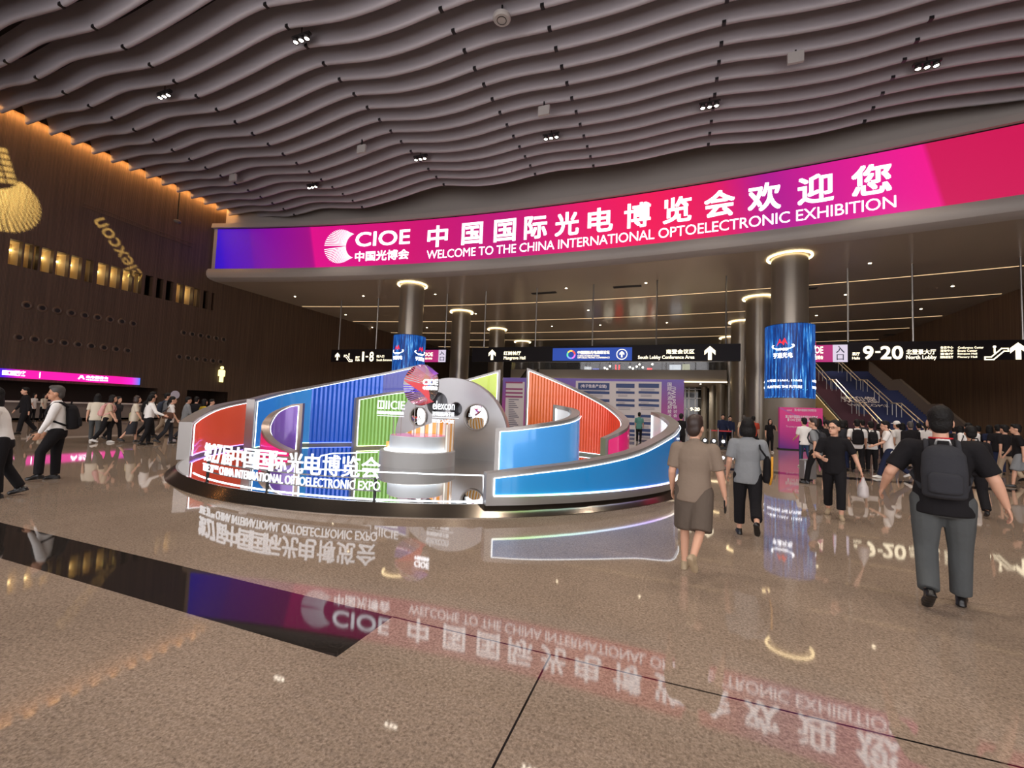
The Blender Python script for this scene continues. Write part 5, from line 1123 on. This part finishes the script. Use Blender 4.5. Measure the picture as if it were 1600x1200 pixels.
# --- the near figures
Pm = person((2.38, 5.30), 20, 'big man seen from behind in black tee and grey trousers walking away at right', 1.79, 1.22, ((-4, 34, -42), (8, 4, 0)), ((-10, 30, 50, 14), (2, 26, 16, 18)), 4, (0, 4), ('tee', C_BLACK), ('trousers', C_DGREY), ('short', HAIR), SH_BLACK, SKIN, 2)
backpack(Pm, C_CHAR, 'charcoal backpack on the big man in grey trousers', 1.0, 1, trim=mat('trim_silver', S(190, 190, 188), .3, .6))
lan = on(Pm, 'lanyard', 'red lanyard round the neck of the big man with the charcoal backpack', 'lanyard'); k_ = Pm.k; q = MB(); q.tube([Pm.hip+Pm.sd*.55*k_+Vector((.078*k_*cos(a), .072*k_*sin(a), .012)) for a in [2*pi*i/20 for i in range(21)]], .009, 6); q.build('neck_ribbon', mat('red_ribbon', S(190, 30, 40), .6), lan, True)
Pt = person((.22, 5.14), 14, 'person in taupe polo shirt and knee-length shorts seen from behind, holding a phone', 1.63, 1.12, ((8, 6, 0), (-22, 40, -50)), ((-4, 10, 30), (2, 16, 14)), 2, (12, 2), ('polo', C_TAUPE), ('shorts', C_TAUPE2), ('short', HAIRB), SH_TAN, SKIN, 2)
S0_, el_, wr_, d2_, s_ = Pt.A[1]; ph = on(Pt, 'phone', 'dark phone in the hand of the person in taupe', 'phone'); o = MB().box((0, 0, 0), (.016, .072, .15)).build('phone_body', BLACK, ph, bevel=.004); o.location = wr_+d2_*.10+Vector((-.012, .0, -.01)); o.rotation_euler = (radians(18), 0, 0)
Pg = person((1.0, 7.02), 6, 'bob-haired woman in grey polo shirt and black cropped trousers walking away', 1.63, 1.08, ((10, 6, 0), (-16, 44, -54)), ((-4, 12, 34), (6, 14, 40)), 2, (4, 4), ('polo', C_GREY), ('cropped', C_BLACK), ('bob', HAIR), SH_BLACK, SKIN, 2)
shoulder_bag(Pg, C_BLACK, 'black shoulder bag with an orange trim on the woman in grey', 1, (.13, .06, .20), -.02, -.04, mat('orange_trim', S(214, 150, 40), .5))
Pw = person((2.66, 9.2), 196, 'woman in glasses and black clothes walking towards the hall with a plastic bag', 1.66, 1.0, ((16, 10, 0), (-12, 12, -8)), ((-6, 26, 14, 18), (10, 18, 70, -20)), 2, (28, 4), ('tee', C_BLACK), ('cropped', C_BLACK), ('bun', HAIR), SH_TAN, SKIN, 2)
gl = on(Pw, 'glasses', 'thin framed glasses on the woman in black', 'glasses'); q = MB(); k_ = Pw.k
k_ = Pw.k*1.12; hpw = lambda x, y, z: Pw.hc+Pw.Rh@Vector((x*k_, y*k_, z*k_))
for s in (-1, 1):
    q.tube([hpw(s*.034+.026*cos(a), .098, .0+.02*sin(a)) for a in [2*pi*i/16 for i in range(17)]], .0025, 6); q.tube([hpw(s*.06, .096, .004), hpw(s*.082, -.0, .004)], .0025, 6)
q.tube([hpw(-.008, .1, .004), hpw(.008, .1, .004)], .0025, 6); q.build('frame', BLACK, gl, True)
S0_, el_, wr_, d2_, s_ = Pw.A[0]; bg = on(Pw, 'plastic_bag', 'translucent white plastic bag hanging from the hand of the woman in black', 'bag'); q = MB(); c = wr_+d2_*.10
loft(q, [(c+Vector((0, 0, z)), a, d) for z, a, d in ((-.36, .07, .10), (-.32, .085, .12), (-.18, .075, .11), (-.08, .035, .05), (.0, .012, .02))], 16); blob(q, 'bag_body', mat('bag_film', S(214, 206, 204), .3, trans=.25), bg, .014, 3)
q = MB(); q.tube([c+Vector((0, 0, 0)), c+Vector((.03, .02, -.1)), c+Vector((.06, .05, -.24))], .012, 8); q.build('red_print', mat('red_print', S(206, 70, 70), .5), bg, True)
Pb = person((-10.95, 4.8), 208, 'balding man in white long-sleeved shirt and black trousers with a backpack, turned left', 1.73, 1.12, ((26, 26, -6), (0, 2, 0)), ((16, 4, 8), (10, 6, 14)), 4, (-2, -2), ('tucked', C_WHITE), ('trousers', C_BLACK), ('short', HAIRG), SH_BLACK, SKIN2, 2)
backpack(Pb, C_BLACK, 'black backpack on the balding man in the white shirt', 1.02, 1)
Pl = person((-9.72, 3.62), 205, 'person in white long-sleeved shirt and black trousers cut off by the left edge', 1.66, 1.14, ((2, 6, 0), (-8, 20, -16)), ((8, 6, 20), (-22, 14, 30)), 10, (0, -4), ('tucked', C_WHITE), ('trousers', C_BLACK), ('long', HAIR), SH_BLACK, SKIN, 2)
Pk = person((5.35, 10.9), 12, 'man in black with a wide black backpack, partly behind the big man', 1.64, 1.18, ((10, 6, 0), (-12, 20, -20)), ((-6, 12, 14), (6, 12, 14)), 3, (0, 4), ('tee', C_BLACK), ('trousers', C_BLACK), ('short', HAIR), SH_BLACK, SKIN2, 1)
backpack(Pk, C_BLACK, 'wide black backpack right of the big man', 1.25, 1)

# --- right-hand crowd, one by one
def R_(px, py): p = onz(px, py); return (p.x, p.y)
Pq = person(R_(1257, 730), -8, 'man in white tee and blue jeans standing before the magenta notice board', 1.72, .98, ((6, 4, 0), (-12, 24, -20)), ((10, 8, 50), (-6, 8, 16)), 2, (-6, 0), ('tee', C_WHITE), ('trousers', C_JEAN), ('short', HAIR), SH_WHITE, SKIN, 1)
Pq = person(R_(1275, 757), -58, 'man in grey tee with dark trousers, seen side-on beside the suitcase', 1.72, 1., ((18, 10, 0), (-18, 24, -20)), ((-14, 6, 16), (8, 8, 14)), 3, (-10, 0), ('tee', C_GREY), ('trousers', C_BLACK), ('short', HAIRB), SH_BLACK, SKIN, 1)
backpack(Pq, C_CHAR, 'dark backpack on the man in the grey tee by the suitcase', .9, 0)
p = R_(1262, 752); t = thing('suitcase', (p[0], p[1], 0), 'small silver grey suitcase on the floor beside the man in the grey tee', 'suitcase', .4); MB().box((0, 0, .33), (.36, .24, .54)).build('shell', mat('case_silver', S(150, 150, 152), .3, .5), t, bevel=.04)
MB().tube([(-.1, .08, .6), (-.1, .08, .98), (.1, .08, .98), (.1, .08, .6)], .012, 8).build('pull_handle', BLACK, t); [MB().ell((x_, y_, .035), (.02, .035, .035)).build('wheel', BLACK, t) for x_ in (-.12, .12) for y_ in (0, .08)]
Pq = person(R_(1340, 738), 12, 'man in white tee with a large black backpack behind the woman in black', 1.74, 1.08, top=('tee', C_WHITE), bot=('trousers', C_BLACK), det=1); backpack(Pq, C_BLACK, 'large black backpack on the white-tee man behind the woman in black', 1.05, 0)
Pq = person(R_(1362, 738), 4, 'person in white tee with squarish black backpack, just left of the white-capped person', 1.68, 1., legs=((2, 2, 0), (-2, 3, 0)), top=('tee', C_WHITE), bot=('trousers', C_BLACK), det=1); backpack(Pq, C_BLACK, 'squarish black backpack on the crowd member left of the white cap', .95, 1)
Pq = person(R_(1390, 748), -78, 'man in loose white tee and navy trousers, side-on, walking left in white shoes', 1.74, 1.05, ((22, 8, 4), (-22, 26, -26)), ((24, 8, 40), (-20, 8, 14)), 6, (-6, -6), ('tee', C_WHITE), ('trousers', C_NAVY), ('short', HAIR), SH_WHITE, SKIN, 1); shoulder_bag(Pq, C_BLACK, 'black crossbody bag on the man in navy trousers', 1, (.1, .05, .12), .02)
person(R_(1404, 733), -30, 'person in a white cap and white tee behind the man in navy trousers', 1.74, 1., top=('tee', C_WHITE), bot=('trousers', C_SAND), hair=('cap', HAIR), extra=(C_WHITE,), det=0)
Pq = person(R_(1424, 738), 8, 'close-cropped man in black jacket standing left of the big man', 1.74, 1.12, top=('long', C_BLACK), bot=('trousers', C_CHAR), hair=('short', HAIRG), det=0)
Pq = person(R_(1516, 748), 6, 'person in white shirt with a dark strap, right of the big man\'s head', 1.76, 1.12, top=('long', C_WHITE), bot=('trousers', C_BEIGE), hair=('short', HAIR), det=1); shoulder_bag(Pq, C_BLACK, 'dark strap bag on the white-shirted person right of the big man', -1, (.12, .06, .14), .05)
person(R_(1574, 752), -20, 'man in black tee in the crowd near the right edge, second from the edge', 1.74, 1.06, top=('tee', C_BLACK), bot=('trousers', C_SAND), det=0)
person(R_(1594, 762), -70, 'man in black tee and pale shorts at the right edge of the photo', 1.76, 1.04, top=('tee', C_BLACK), bot=('shorts', C_GREY), det=0)
bgc = [(1291, 722, C_BLACK), (1303, 716, C_CHAR), (1311, 724, C_NAVY), (1322, 718, C_BLACK), (1349, 722, C_CHAR), (1374, 720, C_BLACK), (1383, 727, C_BROWN), (1412, 722, C_NAVY), (1437, 724, C_BLACK), (1448, 730, C_WHITE), (1492, 730, C_BLACK), (1503, 738, C_CHAR), (1531, 735, C_BLACK), (1549, 737, C_NAVY), (1561, 741, C_BLACK), (1585, 739, C_CHAR), (1296, 733, C_BLACK), (1318, 735, C_CHAR), (1455, 724, C_CREAM), (1281, 716, C_BLACK)]
nmc = ['black top', 'charcoal top', 'navy top', 'black top', 'charcoal top', 'black top', 'brown top', 'navy top', 'black top', 'white tee', 'black top', 'charcoal top', 'black top', 'navy top', 'black top', 'charcoal top', 'black top', 'charcoal top', 'cream tee', 'black top']
order = sorted(range(len(bgc)), key=lambda i: bgc[i][0])
ordw = ['first', 'second', 'third', 'fourth', 'fifth', 'sixth', 'seventh', 'eighth', 'ninth', 'tenth', 'eleventh', 'twelfth', 'thirteenth', 'fourteenth', 'fifteenth', 'sixteenth', 'seventeenth', 'eighteenth', 'nineteenth', 'twentieth']
for rank, i in enumerate(order):
    px, py, cm = bgc[i]; hk = ('short', 'long', 'short', 'pony', 'short', 'bob')[i % 6]
    person(R_(px, py), random.uniform(-40, 40), 'person in a %s, %s from the left in the crowd below the stairs' % (nmc[i], ordw[rank]), 1.62+.03*(i % 5), 1.0+.04*(i % 3), legs=((3, 3, 0), (-3, 4, 0)), top=('tee', cm), bot=('trousers', (C_BLACK, C_CHAR, C_NAVY)[i % 3]), hair=(hk, HAIR), det=0, group='crowd at the foot of the stairs')

# --- far centre
person(R_(998, 692), 2, 'man in teal shirt and black trousers reading the purple programme board', 1.74, 1., ((1, 1, 0), (-2, 3, 0)), ((6, 8, 40), (6, 8, 40)), 1, top=('polo', C_TEAL), bot=('trousers', C_BLACK), det=1)
person((.32, 20.2), 4, 'person in black beside the right end of the purple programme board', 1.72, 1.05, ((2, 2, 0), (-2, 2, 0)), ((2, 8, 16), (2, 14, 20)), 1, top=('tee', C_BLACK), bot=('trousers', C_BLACK), det=0)
def far(px, y, *a, **k): p = ony(px, 690, y); return person((p.x, y), *a, **k)
far(1129, 27.2, 178, 'security man in dark blue with a white badge behind the red tape', 1.8, 1.12, ((2, 2, 0), (-2, 2, 0)), ((8, 8, 50), (8, 8, 50)), 0, top=('long', C_NAVY), bot=('trousers', C_NAVY), det=1)
far(1140.5, 27.6, 186, 'man in dark blue with no badge behind the red tape, right of the badge wearer', 1.72, 1.0, ((2, 2, 0), (-2, 2, 0)), ((4, 8, 16), (6, 8, 20)), 0, top=('long', C_NAVY), bot=('trousers', C_BLACK), det=1)
far(1162, 24.4, 20, 'grey-haired person in beige top behind the bob-haired woman', 1.78, 1.05, top=('tee', C_BEIGE), bot=('trousers', C_SAND), hair=('short', HAIRG), det=0)
far(1177, 24.0, 6, 'man in rust red tee by the far columns', 1.76, 1.08, top=('tee', C_RED), bot=('trousers', C_BLACK), det=0)
far(1203, 25.2, 172, 'long-haired woman in black raising a hand, left of the magenta notice board', 1.64, .96, ((3, 2, 0), (-2, 3, 0)), ((30, 24, 120, -20), (4, 10, 18)), 0, (0, 6), top=('tee', C_BLACK), bot=('trousers', C_BLACK), hair=('long', HAIR), shoe=SH_WHITE, det=1)

# --- left-hand group
def lp(px, py, *a, **k): return person(R_(px, py), *a, **k)
lp(146, 690, -60, 'person in pale shirt leaning forward in grey trousers, left of the pink backpack', 1.64, 1., ((18, 10, 0), (-16, 20, -20)), top=('tee', C_CREAM), bot=('trousers', C_DGREY), hair=('long', HAIR), shoe=SH_WHITE, lean=10, det=1)
Pq = lp(164, 692, 40, 'woman in beige tee and black trousers carrying a pink backpack', 1.60, 1.04, ((10, 8, 0), (-12, 20, -16)), top=('tee', C_BEIGE), bot=('trousers', C_BLACK), hair=('bob', HAIR), shoe=SH_WHITE, lean=8, det=1); backpack(Pq, C_PINK, 'pale pink backpack on the woman in beige', .9, 1)
Pq = lp(206, 691, 30, 'woman in cream blouse and dark skirt with a pale tote bag', 1.60, .98, ((10, 8, 0), (-14, 22, -18)), top=('tee', C_CREAM), bot=('skirt', C_CHAR), hair=('bob', HAIRB), det=1); shoulder_bag(Pq, C_TOTE, 'large pale yellow tote bag on the woman in cream', -1, (.17, .07, .16), .02, .0, name='tote_bag')
Pq = lp(229, 695, 10, 'woman with a ponytail in white blouse and wide black trousers', 1.66, 1.06, ((8, 6, 0), (-8, 14, -10)), ((-10, 14, 18), (14, 30, 50, 30)), 2, (-14, 0), top=('tucked', C_WHITE), bot=('trousers', C_BLACK), hair=('pony', HAIR), det=1); shoulder_bag(Pq, C_BLACK, 'small black bag at the hip of the woman with the ponytail', -1, (.11, .05, .1), .04)
Pq = lp(231, 684, 30, 'man in white shirt behind the woman with the ponytail', 1.78, 1.04, top=('long', C_WHITE), bot=('trousers', C_BLACK), det=0); backpack(Pq, C_BLACK, 'black backpack just above the ponytail woman\'s shoulder', .95, 0)
Pq = lp(254, 682, 20, 'man in pale grey tee with a slate backpack, left of the round wall light', 1.76, 1.0, top=('tee', C_GREY), bot=('trousers', C_SAND), det=0); backpack(Pq, cloth('cloth_slate', S(62, 68, 82)), 'slate grey backpack in the left-hand group', .95, 0)
Pq = lp(262, 693, 30, 'person in white tee and dark trousers carrying a brown bag beside the red wall', 1.62, 1., ((10, 8, 0), (-14, 22, -18)), top=('tee', C_WHITE), bot=('trousers', C_CHAR), hair=('pony', HAIR), det=1); shoulder_bag(Pq, C_BROWN, 'brown leather bag on the white-tee person beside the red wall', 1, (.18, .08, .12), -.06, -.08)
lp(287, 688, 20, 'person in grey shirt behind the left end of the red wall', 1.64, 1.05, top=('long', C_GREY), bot=('trousers', C_CHAR), det=0)
lp(302, 682, -30, 'person in black top behind the low red wall', 1.66, 1.0, top=('tee', C_BLACK), bot=('trousers', C_BLACK), det=0)
lp(313, 687, 10, 'person in yellow top behind the low red wall', 1.58, 1.0, top=('tee', C_YEL), bot=('trousers', C_BLACK), hair=('long', HAIR), det=0)
lp(325, 683, 60, 'person in white top behind the low red wall, farthest right of the group', 1.58, 1.0, top=('tee', C_WHITE), bot=('trousers', C_BLACK), det=0)
lp(36, 678, 190, 'person all in black standing behind the white-shirted figures at the far left', 1.76, 1.16, top=('long', C_BLACK), bot=('trousers', C_BLACK), det=0)
lp(178, 688, 70, 'person in dark clothes between the pink backpack and the pale tote', 1.56, 1.0, top=('tee', C_CHAR), bot=('trousers', C_BLACK), hair=('long', HAIR), det=0)
for i, (px, cm, l) in enumerate(((50, C_WHITE, 'white top, leftmost of the three'), (66, C_CREAM, 'cream top, middle of the three'), (82, C_PINK, 'pink top, rightmost of the three'))):
    p = ony(px, 650, 1); d = ray(px, 650); s = (XL+4.6)/d.x; person((d.x*s, d.y*s), 60, 'person at the service counter in a '+l, 1.5, 1., legs=((2, 2, 0), (-2, 2, 0)), top=('tee', cm), hair=('long', HAIR), det=0)
p = onx(274, 617, XL+1.5); t = thing('round_wall_light', p, 'round pale disc light on the wall behind the left-hand group', 'light'); q = MB().lathe((0, 0, 0), [(0, .03), (.3, .02), (.32, 0), (.32, -.05)], 24).build('disc', glow('disc_pale', S(150, 135, 140), .7), t, True); q.rotation_euler = (0, pi/2, 0)
rel(MB().box((XL+.7, p.y, p.z), (1.5, .06, .06)).build('bracket', BLACK, t))

# ------------------------------------------------------------------ fix the modelled surfaces
bpy.context.view_layer.update()
dg = bpy.context.evaluated_depsgraph_get()
done = [(o, bpy.data.meshes.new_from_object(o.evaluated_get(dg))) for o in _blobs]
for o, me in done:
    o.modifiers.clear(); o.data = me; me.polygons.foreach_set('use_smooth', [True]*len(me.polygons))
